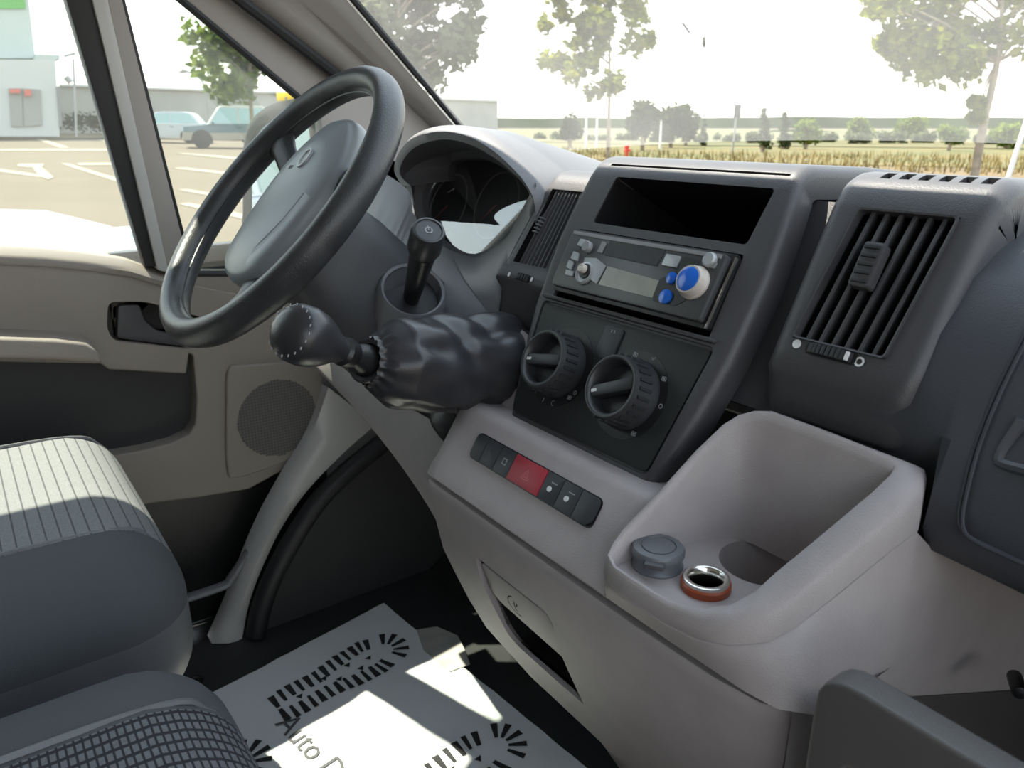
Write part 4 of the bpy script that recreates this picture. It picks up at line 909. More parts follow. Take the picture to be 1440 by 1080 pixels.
# ================================================================== GEAR LEVER
gl = thing('gear_lever', 'black leather gear knob and wrinkled gaiter beside the heater panel', 'gear lever', (-.17, -.02, .62))
kc_ = CAM+ray((432, 474))*.632; ce = CAM+ray((519, 508))*.705
ax = (kc_-ce).normalized()
def ring(c, d, ra, rb, k=24, ph=0, wob=None):
    a = d.cross(V((0, 0, 1))).normalized(); b = a.cross(d)
    return [c+a*math.cos(2*math.pi*i/k)*ra*(wob(i/k) if wob else 1)+b*math.sin(2*math.pi*i/k)*rb*(wob(i/k) if wob else 1) for i in range(k)]
kl = (kc_-ce).length
prof = [(-.046, .0095), (-.040, .0120), (-.030, .0150), (-.020, .0200), (-.008, .0245), (.004, .0262), (.014, .0255), (.021, .0215), (.0255, .0135), (.0272, .004)]
mb = MB(); mb.loft([ring(kc_+ax*h, ax, r_, r_*.97) for h, r_ in prof], cu=True, cap=True); kn = mb.build('gear_knob', M['leather'], gl, ang=70)
mb = MB()
for k in range(20):
    a = k/20*2*math.pi; u = ax.cross(V((0, 0, 1))).normalized(); v_ = u.cross(ax); q = kc_+(u*math.cos(a)+v_*math.sin(a))*.0215+ax*.0212; mb.box(q, (.0012, .0026, .0012), ax.to_track_quat('Z', 'Y').to_matrix())
mb.build('knob_stitching', M['greyprint'], kn, bevel=.0008)
mb = MB(); mb.loft([ring(kc_+ax*h, ax, r_, r_) for h, r_ in ((-.060, .0085), (-.058, .0120), (-.052, .0135), (-.046, .0135), (-.043, .0105))], cu=True, cap=True); mb.build('knob_collar', M['black'], gl, ang=40)
mb = MB(); mb.loft([ring(kc_+ax*h, ax, r_, r_) for h, r_ in ((-.105, .0150), (-.085, .0155), (-.072, .0135), (-.062, .0100), (-.056, .0090))], cu=True, cap=True); mb.build('lever_sleeve', M['black'], gl, ang=60)
# gaiter: rings along a bent path, with folds
gp = smooth_path([ce+ax*.002, CAM+ray((556, 512))*.722, CAM+ray((600, 512))*.748, CAM+ray((645, 512))*.782, CAM+ray((690, 520))*.82, CAM+ray((730, 535))*.86], 12)
n_ = len(gp); rows = []
rad_ = [(0, .0215), (.05, .0225), (.10, .031), (.20, .042), (.35, .045), (.55, .050), (.8, .062), (1, .068)]
creases = [(.4, 1.1, .16, .20), (1.25, -.9, .13, .17), (2.1, 1.6, .15, .22), (3.0, -1.2, .15, .2), (3.9, .8, .15, .2), (4.75, -1.4, .16, .2), (5.5, 1.2, .13, .18)]
for i, p in enumerate(gp):
    u = i/(n_-1); d = (gp[max(i-1, 0)]-gp[min(i+1, n_-1)]).normalized(); r0 = interp(u, [a for a, b in rad_], [b for a, b in rad_])
    def wob(t, u=u):
        th = t*2*math.pi; w = 0
        for c0, sl, dp, wd in creases:
            x = (th-c0-sl*u+math.pi) % (2*math.pi)-math.pi; env = min(1, max(0, (u-.10)/.18)); w -= dp*env*math.exp(-(x/wd)**2)*(.55+.45*math.sin(7*u+c0*3))
        for uc, tc0, dp in ((.30, 1.0, .10), (.46, 2.4, .14), (.60, 1.5, .20), (.66, 4.4, .14), (.80, .4, .16), (.82, 3.0, .14)):
            x = (th-tc0+math.pi) % (2*math.pi)-math.pi; w -= dp*math.exp(-((u-uc-.05*x)/.045)**2)*math.exp(-(x/.8)**2)
        w += .07*noise.noise(V((math.cos(th)*2, math.sin(th)*2, u*6)))
        return 1.04+w+(.055*math.cos(th*16) if u < .09 else 0)
    rows.append(ring(p, d, r0*1.0, r0*.98, 96, wob=wob))
mb = MB(); mb.loft(rows, cu=True); mb.build('gaiter', M['leather'], gl, ang=80)
mb = MB(); mb.loft([ring(ce+ax*h, ax, r_, r_, 32) for h, r_ in ((-.004, .0205), (.003, .0215), (.006, .0195), (.004, .016))], cu=True); mb.build('gaiter_collar', M['leather'], gl, ang=70)
# tail of the gaiter tucked into the console
tl = smooth_path([SQ((690, 530), -.07), SQ((664, 560), -.060), SQ((642, 588), -.050), SQ((624, 606), -.046)], 4); rows = []
for i, p in enumerate(tl):
    u = i/(len(tl)-1); d = (tl[max(i-1, 0)]-tl[min(i+1, len(tl)-1)]).normalized(); rows.append(ring(p, d, lerp(.050, .026, u), lerp(.045, .020, u), 24, wob=lambda t, u=u: 1+.16*math.sin(t*12.56+u*4)))
mb = MB(); mb.loft(rows, cu=True, cap=True); mb.build('gaiter_tail', M['leather'], gl, ang=80)

# ================================================================== SEATS
def rbox(c, size, r, n=14, crown=0):
    c = V(c); h = V(size)/2; bm = bmesh.new(); bmesh.ops.create_cube(bm, size=2); bmesh.ops.subdivide_edges(bm, edges=bm.edges, cuts=n, use_grid_fill=True)
    vs = []
    for v in bm.verts:
        p = V((v.co.x, v.co.y, v.co.z))
        q = V([math.copysign(1-(1-abs(a))**1.0, a) for a in p]); q = V((q.x*h.x, q.y*h.y, q.z*h.z))
        inn = V([max(-hh+r, min(hh-r, a)) for a, hh in zip(q, h)]); d = q-inn
        if d.length > 1e-6: q = inn+d.normalized()*r
        if crown and q.z > 0: q.z += crown*(1-(q.x/h.x)**2)*(1-(q.y/h.y)**2*.6)
        vs.append(c+q)
    fs = [tuple(v.index for v in f.verts) for f in bm.faces]; bm.verts.index_update(); fs = [tuple(v.index for v in f.verts) for f in bm.faces]; bm.free(); return vs, fs
def split(vs, fs, test):
    groups = {}
    for f in fs:
        p = sum((vs[i] for i in f), V((0, 0, 0)))/len(f); groups.setdefault(test(p), []).append(f)
    out = {}
    for k, ff in groups.items():
        mp = {}; nv = []
        for f in ff:
            for i in f:
                if i not in mp: mp[i] = len(nv); nv.append(vs[i])
        mb = MB(); mb.add(nv, [tuple(mp[i] for i in f) for f in ff]); out[k] = mb
    return out
def seat(name, label, c, size, r, mid, mids, side, topm, back):
    t = thing(name, label, 'seat', (c[0], c[1], 0))
    vs_, fs_ = rbox(c, size, r, 30, .008)
    zt_ = c[2]+size[2]/2; fy = c[1]+size[1]/2
    def test(p):
        if p.z < zt_-.085 : return 'side'
        if mids[0] < p.x < mids[1] and p.z > zt_-.078: return 'mid'
        return 'top'
    names = {'mid': ('seat_centre', mid), 'top': ('seat_bolster', topm), 'side': ('seat_side', side)}
    for k, g_ in split(vs_, fs_, test).items(): g_.build(names[k][0], names[k][1], t, ang=70)
    # piping round the side
    ex = []
    for k in range(64):
        a = 2*math.pi*k/64; q = V((math.copysign(abs(math.cos(a))**.35, math.cos(a))*(size[0]/2+.001), math.copysign(abs(math.sin(a))**.35, math.sin(a))*(size[1]/2+.001), 0)); ex.append(V((c[0]+q.x, c[1]+q.y, zt_-.088)))
    for xm in mids:
        pth = [V((xm, c[1]-size[1]/2+.03, zt_+.004)), V((xm, c[1], zt_+.006)), V((xm, fy-r, zt_+.001)), V((xm, fy-r*.3, zt_-r*.3)), V((xm, fy-.002, zt_-.07))]
        mb = MB(); mb.tube(smooth_path(pth, 6), .0028, 6); mb.build('piping', M['vinyl'], t)
    if back:
        bv, bf = rbox((0, 0, 0), (size[0]*.98, .16, .62), .06, 14); Mx = Matrix.Translation((c[0], -.97, zt_+.26)) @ Matrix.Rotation(R(-10), 4, 'X'); mb = MB(); mb.add([Mx @ v for v in bv], bf); mb.build('backrest', topm, t, ang=70)
    return t
dsx = -.485
ds = seat('driver_seat', 'driver seat with ribbed grey cloth, partly in sunlight', (dsx, -.66, .400), (.47, .63, .20), .075, M['rib'], (-.655, -.345), M['vinyl'], M['cloth'], True)
mb = MB(); mb.prism(fillet([V((x, y, .285)) for x, y in ((dsx-.20, -.95), (dsx+.215, -.95), (dsx+.215, -.41), (dsx-.20, -.41))], .06), (0, 0, .03)); mb.build('seat_pan', M['frame'], ds, bevel=.006)
mb = MB(); mb.prism(fillet([V((x, y, .0)) for x, y in ((dsx-.18, -.93), (dsx+.20, -.93), (dsx+.20, -.43), (dsx-.18, -.43))], .05), (0, 0, .287)); mb.build('pedestal', M['trim'], ds, bevel=.006)
ps = seat('passenger_seat', 'passenger bench seat with dark woven cloth centre', (.20, -.70, .410), (.66, .66, .20), .075, M['weave'], (-.03, .42), M['vinyl'], M['cloth'], True)
mb = MB(); mb.prism(fillet([V((x, y, .0)) for x, y in ((-.09, -.98), (.49, -.98), (.49, -.48), (-.09, -.48))], .05), (0, 0, .315)); mb.build('pedestal', M['frame'], ps, bevel=.006)

# ================================================================== PAPER MAT
sc_ = [onz(p, .003) for p in [(290, 982), (540, 850), (885, 1130)]]
o_, vy = sc_[0], sc_[1]-sc_[0]; vx = V((sc_[2]-sc_[1]).to_tuple()); 
vx = vx.normalized()*.56
mat_t = thing('paper_floor_mat', 'printed paper floor mat with black shoe prints', 'paper mat', o_+vx*.5+vy*.5)
def hgt(p): return .004+.006*(noise.noise(V((p.x*7, p.y*7, 0)))+.6)*.8+.0015*noise.noise(V((p.x*30, p.y*30, 3)))
def Sh(u, v, h=0): p = o_+vx*u+vy*v; return V((p.x, p.y, hgt(p)+h))
NU, NV = 48, 34
edge = lambda u, v: 0
rows = [[Sh(i/NU, j/NV) for i in range(NU+1)] for j in range(NV+1)]
mb = MB(); mb.loft(rows); sh = mb.build('sheet', M['paper'], mat_t, ang=80); sm_ = sh.modifiers.new('thick', 'SOLIDIFY'); sm_.thickness = .0006
t2 = [Sh(.20, 1.0, .0006), Sh(.24, 1.09, .001), Sh(.33, 1.12, .003), Sh(.40, 1.08, .002), Sh(.46, 1.035, .001), Sh(.44, .93, .0012), Sh(.30, .93, .0012)]
mb = MB(); mb.prism(t2, (0, 0, .0006)); mb.build('torn_underlay', M['paper2'], mat_t)
xh = vx.normalized(); yh = vy.normalized()
def lay(mb2, h=.0012):
    for v in mb2.v: v.z = hgt(v)+h
    return mb2
def shoe(c, ang, ln, wd):
    mb = MB(); d = (yh*math.cos(ang)+xh*math.sin(ang)); e_ = (xh*math.cos(ang)-yh*math.sin(ang))
    def prof(t):  # half widths of a sole at t (0 heel..1 toe)
        return wd/2*interp(t, [0, .12, .35, .6, .8, .93, 1.0], [.62, .78, .70, .95, 1.0, .75, .25])
    nb = 13
    for sgn in (-1, 1):
        for k in range(nb):
            t = .02+k/nb*.90; w0 = prof(t); fan = max(0, (t-.72)*2.4); th = .0070 if k % 2 else .0092
            p0 = c+d*(t-.5)*ln+e_*sgn*w0; dr = (-e_*sgn*math.cos(fan)-d*math.sin(fan)).normalized(); tn = V((0, 0, 1)).cross(dr)
            l_ = wd*.30*(1-.2*fan)
            mb.add([p0-tn*th*.62, p0+tn*th*.62, p0+dr*l_+tn*th*.38, p0+dr*l_-tn*th*.38], [(0, 1, 2, 3)])
    for k in range(5):
        a = R(-62+k*31); cc_ = c+d*(.90-.5)*ln; dr = d*math.cos(a)+e_*math.sin(a); tn = V((0, 0, 1)).cross(dr)
        p0 = cc_+dr*wd*.44; p1 = cc_+dr*wd*.16; mb.add([p0-tn*.0055, p0+tn*.0055, p1+tn*.0025, p1-tn*.0025], [(0, 1, 2, 3)])
    for t, s_ in ((.18, .0), (.40, -.10), (.48, .10), (.60, -.10), (.66, .12), (.76, .0)):
        q = c+d*(t-.5)*ln+e_*s_*wd; z_ = .0065; mb.add([q+e_*z_, q-e_*z_*.6+d*z_, q-e_*z_*.6-d*z_], [(0, 1, 2)])
    lay(mb, .0014); return mb.build('shoe_print', M['ink'], mat_t)
pc = (onz((388, 988), .005)+onz((548, 908), .005))/2
shoe(pc+xh*.012, .02, .235, .105)
tc_ = onz((700, 1042), .005); shoe(tc_-yh*.115, .10, .265, .105)
shoe(onz((372, 1046), .005)-yh*.150+xh*.01, .02, .265, .105)
to = onz((386, 1020), .006)
tx_ = text_mb('Auto Detailing', .052, to, xh*.95+yh*.05, yh, .0); lay(tx_, .0016); tx_.build('mat_lettering', M['inklight'], mat_t)

# cable loop on the floor beside the passenger seat
cb = thing('floor_cable', 'thin black cable looping on the floor between the seats', 'cable', onz((270, 945), .004))
mb = MB(); mb.tube(smooth_path([onz(p, .006) for p in [(216, 950), (232, 942), (240, 945), (247, 955), (262, 962), (272, 953), (284, 952), (287, 958)]], 5), .003, 6); mb.build('cable', M['rubber'], cb)

# ================================================================== OUTDOORS
GZ = -.6
def gz(x, y): return GZ+.019*max(0, -x-5-max(0, y-8)) if -x < 60 else GZ+.019*max(0, 55-max(0, y-8))
def at(px, py, D):
    d = ray((px, py)); return CAM+d*(D/math.hypot(d.x, d.y))
def gpx(p):
    d = ray(p); t = .5
    for i in range(4000):
        q = CAM+d*t
        if q.z <= gz(q.x, q.y): return q
        t *= 1.004
    return CAM+d*t
def base(px, D): q = at(px, 177, D); return V((q.x, q.y, gz(q.x, q.y)))
asph = mat('pale_asphalt', (.082, .062, .038), .95, bump=.2, bscale=3, col2=(.094, .072, .045), vscale=.6)
soil = mat('dry_ground', (.13, .09, .042), .95, col2=(.10, .075, .032), vscale=.4)
pave = mat('pale_paving', (.11, .094, .078), .9, var=.06, vscale=1)
grassm = mat('dry_grass', (.125, .095, .03), .95, col2=(.07, .078, .022), vscale=.25)
fieldm = mat('green_field', (.063, .07, .024), .95, col2=(.105, .09, .034), vscale=.05)
# ground: fan grid
rows = []
for i, r_ in enumerate([1.2, 3, 6, 10, 15, 20, 26, 32, 40, 50, 60, 75, 95, 130, 200, 400, 900]):
    row = []
    for k in range(73):
        a = 2*math.pi*k/72; x, y = .3+r_*math.cos(a), r_*math.sin(a); row.append(V((x, y, gz(x, y))))
    rows.append(row)
mb = MB(); mb.loft(rows); mb.add(rows[0], [tuple(range(len(rows[0])))]); struct(mb.build('ground', asph, ang=80), 'pale sunlit car park asphalt')
def sector(px0, px1, d0, d1, name, m, label, h=.03, n=14):
    rows = []
    for j in range(5):
        D = lerp(d0, d1, j/4); row = []
        for i in range(n+1):
            q = base(lerp(px0, px1, i/n), D); row.append(q+V((0, 0, h)))
        rows.append(row)
    mb = MB(); mb.loft(rows); o = mb.build(name, m, ang=80); return struct(o, label)
sector(560, 2600, 17, 26, 'pavement', pave, 'pale pavement beyond the windshield', .05, 30)
sector(470, 2600, 26, 34, 'verge', soil, 'bare sandy verge beside the field', .06, 30)
sector(480, 2600, 33, 62, 'meadow', grassm, 'dry yellow meadow', .08, 30)
sector(480, 2600, 60, 320, 'field', fieldm, 'green field in the distance', .12, 30)
sector(-700, 470, 49, 58, 'dirt_strip', soil, 'sunlit sandy strip in front of the building', .05, 20)
# hills
def ridge(px0, px1, D, ytop, amp, seed, name, col, label):
    top_, bot = [], []
    for i in range(61):
        p = lerp(px0, px1, i/60); y = ytop+amp*noise.noise(V((i*.23, seed, 0)))+amp*.4*noise.noise(V((i*.9, seed, 4))); q = at(p, y, D); top_.append(q); bot.append(V((q.x, q.y, -3)))
    bk = [p+V((ray((q, 177)).x, ray((q, 177)).y, 0)).normalized()*60 for p, q in zip(bot, [lerp(px0, px1, i/60) for i in range(61)])]
    mb = MB(); mb.loft([bot, [lerp(a, b, .8)+V((0, 0, 0)) for a, b in zip(bot, top_)], top_, bk]); struct(mb.build(name, mat(name+'_green', col, .95, var=.25, vscale=.02), ang=80), label)
ridge(350, 2400, 480, 166, 4, 1.3, 'hills', (.065, .09, .038), 'low hazy wooded hills on the horizon')
ridge(500, 2400, 200, 186, 7, 6.1, 'hedgerow', (.075, .095, .04), 'distant green hedgerow along the field')

# ---- painted bay lines
linem = mat('road_paint', (.20, .172, .125), .8)
def line(pts, name, label, group):
    q = [gpx(p)+V((0, 0, .012)) for p in pts]; mb = MB(); mb.prism(q, (0, 0, .004)); return tag(mb.build(name, linem), label, 'road marking', group)
for pts in ([(50, 196), (62, 196), (98, 208), (86, 208.5)], [(84, 230), (98, 231), (168, 252), (163, 256)], [(246, 216), (262, 216), (336, 222), (336, 225)], [(242, 237), (258, 236), (345, 245), (345, 249)], [(250, 268), (264, 267), (345, 280), (345, 285)], [(252, 288), (266, 286), (345, 303), (345, 310)], [(132, 196), (150, 197), (204, 208), (194, 208.5)]):
    line(pts, 'bay_line', 'white painted parking bay divider line', 'slanted parking bay lines')
line([(-60, 210), (200, 210), (200, 212.5), (-60, 212.5)], 'lane_line', 'long thin white line across the far parking bays', None)
line([(108, 230), (175, 229), (180, 232), (112, 233)], 'lane_line', 'short thin white line in front of the painted arrow', None)
ar = thing('painted_arrow', 'white painted arrow on the asphalt', 'road marking', gpx((40, 240)))
for i, pts in enumerate(([(-30, 237), (0, 238), (60, 247), (56, 250), (0, 242), (-30, 242)], [(26, 231), (62, 231), (60, 235), (40, 236), (24, 234)], [(46, 236), (58, 235), (76, 250), (68, 253), (56, 249)])):
    q = [gpx(p)+V((0, 0, .012)) for p in pts]; mb = MB(); mb.prism(q, (0, 0, .004)); mb.build('arrow_stroke', linem, ar)

# ---- trees
def leafmat(name, c1, c2, tr):
    m = bpy.data.materials.new(name); m.use_nodes = True; t = m.node_tree; t.nodes.clear()
    oi = t.nodes.new('ShaderNodeTexCoord'); nn = t.nodes.new('ShaderNodeTexNoise'); nn.inputs['Scale'].default_value = 2.2; t.links.new(oi.outputs['Object'], nn.inputs[0])
    rp_ = t.nodes.new('ShaderNodeValToRGB'); rp_.color_ramp.elements[0].position = .38; rp_.color_ramp.elements[1].position = .62; rp_.color_ramp.elements[0].color = (*c1, 1); rp_.color_ramp.elements[1].color = (*c2, 1); t.links.new(nn.outputs[0], rp_.inputs[0])
    df = t.nodes.new('ShaderNodeBsdfDiffuse'); tl = t.nodes.new('ShaderNodeBsdfTranslucent'); t.links.new(rp_.outputs[0], df.inputs[0]); t.links.new(rp_.outputs[0], tl.inputs[0])
    mx_ = t.nodes.new('ShaderNodeMixShader'); mx_.inputs[0].default_value = tr; t.links.new(df.outputs[0], mx_.inputs[1]); t.links.new(tl.outputs[0], mx_.inputs[2])
    o = t.nodes.new('ShaderNodeOutputMaterial'); t.links.new(mx_.outputs[0], o.inputs[0]); return m
LY = leafmat('yellow_green_leaves', (.13, .17, .02), (.27, .27, .034), .45)
LG = leafmat('green_leaves', (.09, .14, .022), (.19, .235, .038), .4)
LD = leafmat('dark_leaves', (.028, .042, .016), (.05, .066, .022), .2)
LB = leafmat('grey_green_leaves', (.10, .12, .065), (.14, .16, .085), .35)
bark = mat('pale_bark', (.27, .22, .16), .9, var=.2, vscale=6)
def leaves(mb, c, r, n, size, rnd, flat=.8):
    for _ in range(n):
        d = V((rnd.gauss(0, 1), rnd.gauss(0, 1), rnd.gauss(0, 1)*flat)); d = d.normalized()*r*rnd.random()**.45; p = c+d
        a = V((rnd.gauss(0, 1), rnd.gauss(0, 1), rnd.gauss(0, .6))).normalized(); b = a.cross(V((rnd.gauss(0, 1), rnd.gauss(0, 1), rnd.gauss(0, 1)))).normalized(); s_ = size*rnd.uniform(.6, 1.2)
        mb.add([p-a*s_, p-b*s_*.55, p+a*s_, p+b*s_*.55], [(0, 1, 2, 3)])
def tree(label, px, D, trunk_top_py, blobs, leafm, size, nleaf, seed, trunkr, group='young trees around the car park', lean=0):
    """blobs: (px, py, radius in px) of the leaf clusters at the tree's own distance"""
    rnd = random.Random(seed); b0 = base(px, D); t = thing('roadside_tree', label, 'tree', b0, group)
    top_ = at(px+lean, trunk_top_py, D); ppm = 1134/D
    ymin = min(q[1] for q in blobs); crown = at(px+lean*1.3, lerp(trunk_top_py, ymin, .75), D)
    mb = MB(); mb.tube(smooth_path([b0-V((0, 0, .1)), lerp(b0, top_, .5)+V((rnd.uniform(-.05, .05), rnd.uniform(-.05, .05), 0)), top_, lerp(top_, crown, .5)+V((.08, -.05, 0)), crown], 4), [lerp(trunkr, trunkr*.18, (i/16)**1.2) for i in range(17)], 10); mb.build('trunk', bark, t)
    fo = MB(); br = MB(); dv = V((ray((px, 177)).x, ray((px, 177)).y, 0)).normalized()
    for (bx_, by_, rp_) in blobs:
        c = at(bx_, by_, D); c += dv*rnd.uniform(-1, 1)*rp_/ppm*1.6
        zz_ = max(top_.z, min(crown.z, c.z-(c-lerp(top_, crown, .5)).length*.55)); f0 = (zz_-top_.z)/max(.01, crown.z-top_.z); s0_ = lerp(top_, crown, f0)
        br.tube(smooth_path([s0_, lerp(s0_, c, .5)+V((0, 0, .10)), c], 3), [lerp(trunkr*.30, trunkr*.08, i/6) for i in range(7)], 6)
        leaves(fo, c, rp_/ppm, nleaf, size, rnd)
    br.build('branches', bark, t); o = fo.build('foliage', leafm, t, flat=True, weld=False); o['kind'] = 'stuff'
    return t
rnd = random.Random(3)
def blob_field(x0, x1, y0, y1, n, r0, r1, seed, test=lambda x, y: True):
    rn = random.Random(seed); out = []
    while len(out) < n:
        x, y = rn.uniform(x0, x1), rn.uniform(y0, y1)
        if test(x, y): out.append((x, y, rn.uniform(r0, r1)))
    return out
ell = lambda cx, cy, rx, ry: (lambda x, y: ((x-cx)/rx)**2+((y-cy)/ry)**2 < 1)
tree('bushy light green tree seen through the quarter window', 352, 24, 128, blob_field(270, 402, -140, 130, 48, 14, 24, 1, ell(338, 15, 68, 122)), LG, .15, 110, 11, .08)
tree('hazy dull green tree right beside the A-pillar', 560, 20, 120, blob_field(470, 662, -170, 135, 46, 20, 32, 2, ell(572, -15, 98, 150)), LB, .16, 120, 12, .10)
tree('yellow-green tree with slim trunk near the red hydrant', 857, 30, 130, blob_field(755, 912, -110, 132, 46, 12, 20, 3, ell(835, 15, 82, 120)), LY, .19, 80, 13, .085)
tree('large yellow-green tree whose pale trunk stands right of the vents', 1384, 20.5, 88, blob_field(1222, 1560, -160, 108, 52, 16, 28, 4, lambda x, y: ell(1375, -10, 165, 120)(x, y) and not (x > 1405 and y > 70))+[(1245, 60, 18), (1262, 75, 18), (1300, 85, 14), (1374, 145, 11), (1372, 165, 8)], LY, .15, 100, 14, .10, lean=18)
def far_tree(px, py, w, h, D, leafm, label, kind='round', seed=0, group='far trees along the field'):
    rn = random.Random(seed+px); b0 = base(px, D); ppm = 1134/D; t = thing('far_tree', label, 'tree', b0, group)
    mb = MB(); mb.tube([b0, at(px, py-h*.4, D)], .12, 6); mb.build('trunk', bark, t); fo = MB()
    n = 9 if kind == 'round' else 7
    for i in range(n):
        if kind == 'round': c = at(px+rn.uniform(-.32, .32)*w, py-h*rn.uniform(.25, .78), D); r_ = min(w, h)*.30/ppm
        else: u = (i+.5)/n; c = at(px+rn.uniform(-.1, .1)*w, py-h*u, D); r_ = w*.45*(1-u*.55)/ppm
        leaves(fo, c, r_, 130, r_*.30, rn)
    o = fo.build('foliage', leafm, t, flat=True, weld=False); o['kind'] = 'stuff'
for ft_i, (px, py, w, h, kind, lab) in enumerate(((905, 205, 50, 72, 'round', 'tall dark far tree at the left end of the dense clump'), (945, 204, 56, 58, 'round', 'broad dark far tree in the middle of the dense clump'), (966, 204, 34, 62, 'round', 'narrow dark far tree at the right end of the dense clump'), (1075, 207, 22, 56, 'col', 'pointed cypress beside the road sign'), (1104, 207, 20, 50, 'col', 'second pointed cypress beside the road sign'), (990, 205, 12, 46, 'col', 'thin cypress beside the dense tree clump'), (802, 203, 34, 44, 'round', 'rounded far tree behind the slim-trunked tree'), (1136, 204, 36, 36, 'round', 'low far tree right of the cypresses'), (1212, 196, 38, 30, 'round', 'left one of two rounded far trees standing in the field'), (1281, 197, 44, 34, 'round', 'right one of two rounded far trees standing in the field'), (1340, 202, 50, 26, 'round', 'low far bush behind the pale trunk'), (1420, 206, 60, 34, 'round', 'dark far bush beside the pale leaning post'))):
    far_tree(px, py, w, h, (47, 54, 60)[ft_i % 3] if py > 200 else 95, LD if kind == 'col' or px < 1000 else LG, lab, kind, 5)
for i, px in enumerate(range(655, 1440, 46)): far_tree(px, 207, 52, 22, 70+(i % 3)*3, LB, 'low grey-green bush in the hedge behind the meadow', 'round', i, 'low hedge bushes')
# dry grass tufts on the verge
mb = MB(); rn = random.Random(5)
for _ in range(2600):
    px = rn.uniform(640, 1460); D = rn.uniform(28, 44); b0 = base(px, D)+V((0, 0, .06)); h = rn.uniform(.12, .42); a = rn.uniform(0, 6.28); w = .03
    mb.add([b0+V((math.cos(a)*w, math.sin(a)*w, 0)), b0-V((math.cos(a)*w, math.sin(a)*w, 0)), b0+V((rn.uniform(-.1, .1), rn.uniform(-.1, .1), h))], [(0, 1, 2)])
tag(mb.build('dry_weeds', mat('straw', (.165, .125, .038), .9), flat=True, weld=False), 'yellow dry weeds along the verge', 'weeds', kind='stuff')

# ---- building
bl_ = thing('industrial_building', 'pale grey industrial building with green sign strip', 'building', V((-50, 4, gz(-50, 4))))
wallm = mat('pale_cladding', (.42, .47, .45), .8); wallw = mat('white_render', (.50, .50, .485), .85)
def bfx(p, X=-50): return onx(p, X)
def slab(px, X, depth, name, m, parent): mb = MB(); mb.prism([bfx(p, X) for p in px], (-depth, 0, 0)); return mb.build(name, m, parent)
up_ = slab([(-260, -160), (22, -160), (50, 82), (-260, 82)], -51, 14, 'upper_block', wallm, bl_)
slab([(-260, 82), (78, 84), (84, 192), (-260, 192)], -50, 16, 'lower_block', wallw, bl_)
slab([(-200, -10), (34, -10), (36, 12), (-200, 12)], -50.9, .2, 'green_sign', mat('sign_green', (.06, .32, .04), .6), bl_)
for px in ([(12, 124), (30, 124), (32, 178), (16, 178)], [(32, 124), (57, 126), (59, 176), (34, 178)]):
    d_ = slab(px, -49.9, .15, 'entrance_door', mat('door_grey', (.30, .29, .27), .7), bl_)
slab([(13, 125), (29, 125), (29, 131), (14, 131)], -49.72, .05, 'door_sign', mat('door_red', (.55, .16, .12), .7), bl_)
slab([(34, 126), (44, 126), (44, 135), (35, 135)], -49.72, .05, 'door_sign', mat('door_red2', (.55, .16, .12), .7), bl_)
slab([(50, 76), (84, 77), (84, 84), (50, 84)], -50, 6, 'parapet', wallm, bl_)
slab([(79, 122), (84, 122), (88, 178), (84, 178)], -49.9, .1, 'downpipe', mat('pipe', (.22, .22, .22), .6), bl_)
cf = thing('canopy_frame', 'thin metal canopy frame beside the building', 'frame', bfx((100, 188), -49))
mb = MB(); mb.tube([bfx((90, 86), -49), bfx((103, 83), -49), bfx((107.6, 192), -49)], .06, 6); mb.tube([bfx((90, 79), -49), bfx((106, 75), -49)], .08, 6); mb.tube([bfx((92, 108), -49), bfx((100, 116), -49)], .18, 6); mb.build('frame', mat('galv', (.30, .30, .30), .5), cf)
wl = thing('boundary_wall', 'long pale grey boundary wall behind the parked cars', 'wall', bfx((240, 190), -62))
slab([(84, 120), (345, 129), (700, 142), (700, 205), (84, 192)], -62, 1, 'wall_face', mat('grey_wall', (.32, .315, .29), .9, var=.08, vscale=.4), wl)
slab([(84, 118), (345, 127), (700, 140), (700, 143), (345, 130), (84, 121)], -61.8, 1.3, 'coping', wallw, wl)
hd_ = thing('dark_hedge', 'low dark hedge beside the building', 'hedge', bfx((112, 184), -54)); fo = MB(); rn = random.Random(9)
for px in range(88, 146, 7): leaves(fo, bfx((px, 172), -54), .62, 90, .12, rn)
o = fo.build('foliage', LD, hd_, flat=True, weld=False); o['kind'] = 'stuff'

# ---- lamp post, yellow board, sign post, posts, hydrant
lm = thing('street_lamp', 'thin curved street lamp above the parked cars', 'street lamp', base(292, 55))
mb = MB(); mb.tube(smooth_path([base(292, 55), at(291, 150, 55), at(286, 118, 55), at(272, 104, 55), at(258, 100, 55)], 4), .06, 8); mb.build('pole', M['radio_lt'], lm)
mb = MB(); mb.box(at(257, 100.5, 55), (.9, .35, .15)); mb.build('lamp_head', M['radio_lt'], lm, bevel=.04)
yb = thing('yellow_board', 'yellow board high beyond the door mirror', 'board', base(408, 40))
mb = MB(); mb.box(at(410, 136, 40), (2.0, .1, .35), Matrix.Rotation(R(20), 3, 'Z')); mb.build('board', mat('yellow', (.75, .48, .02), .6), yb, bevel=.02)
for px in (402, 418): mb = MB(); mb.tube([base(px, 40), at(px, 136, 40)], .05, 6); mb.build('post', M['radio_lt'], yb)
sg_ = thing('road_sign', 'dark small road sign on a grey post', 'road sign', base(1033, 42))
mb = MB(); mb.tube([base(1033, 42), at(1037, 148, 42)], .045, 8); mb.build('post', M['radio_lt'], sg_)
mb = MB(); mb.box(at(1037, 156, 42), (.34, .08, .62), Matrix.Rotation(YAW, 3, 'Z')); mb.build('sign_plate', M['frame'], sg_, bevel=.02)
ps_ = thing('leaning_post', 'pale leaning post at the kerb beside the big tree', 'post', base(1428, 19))
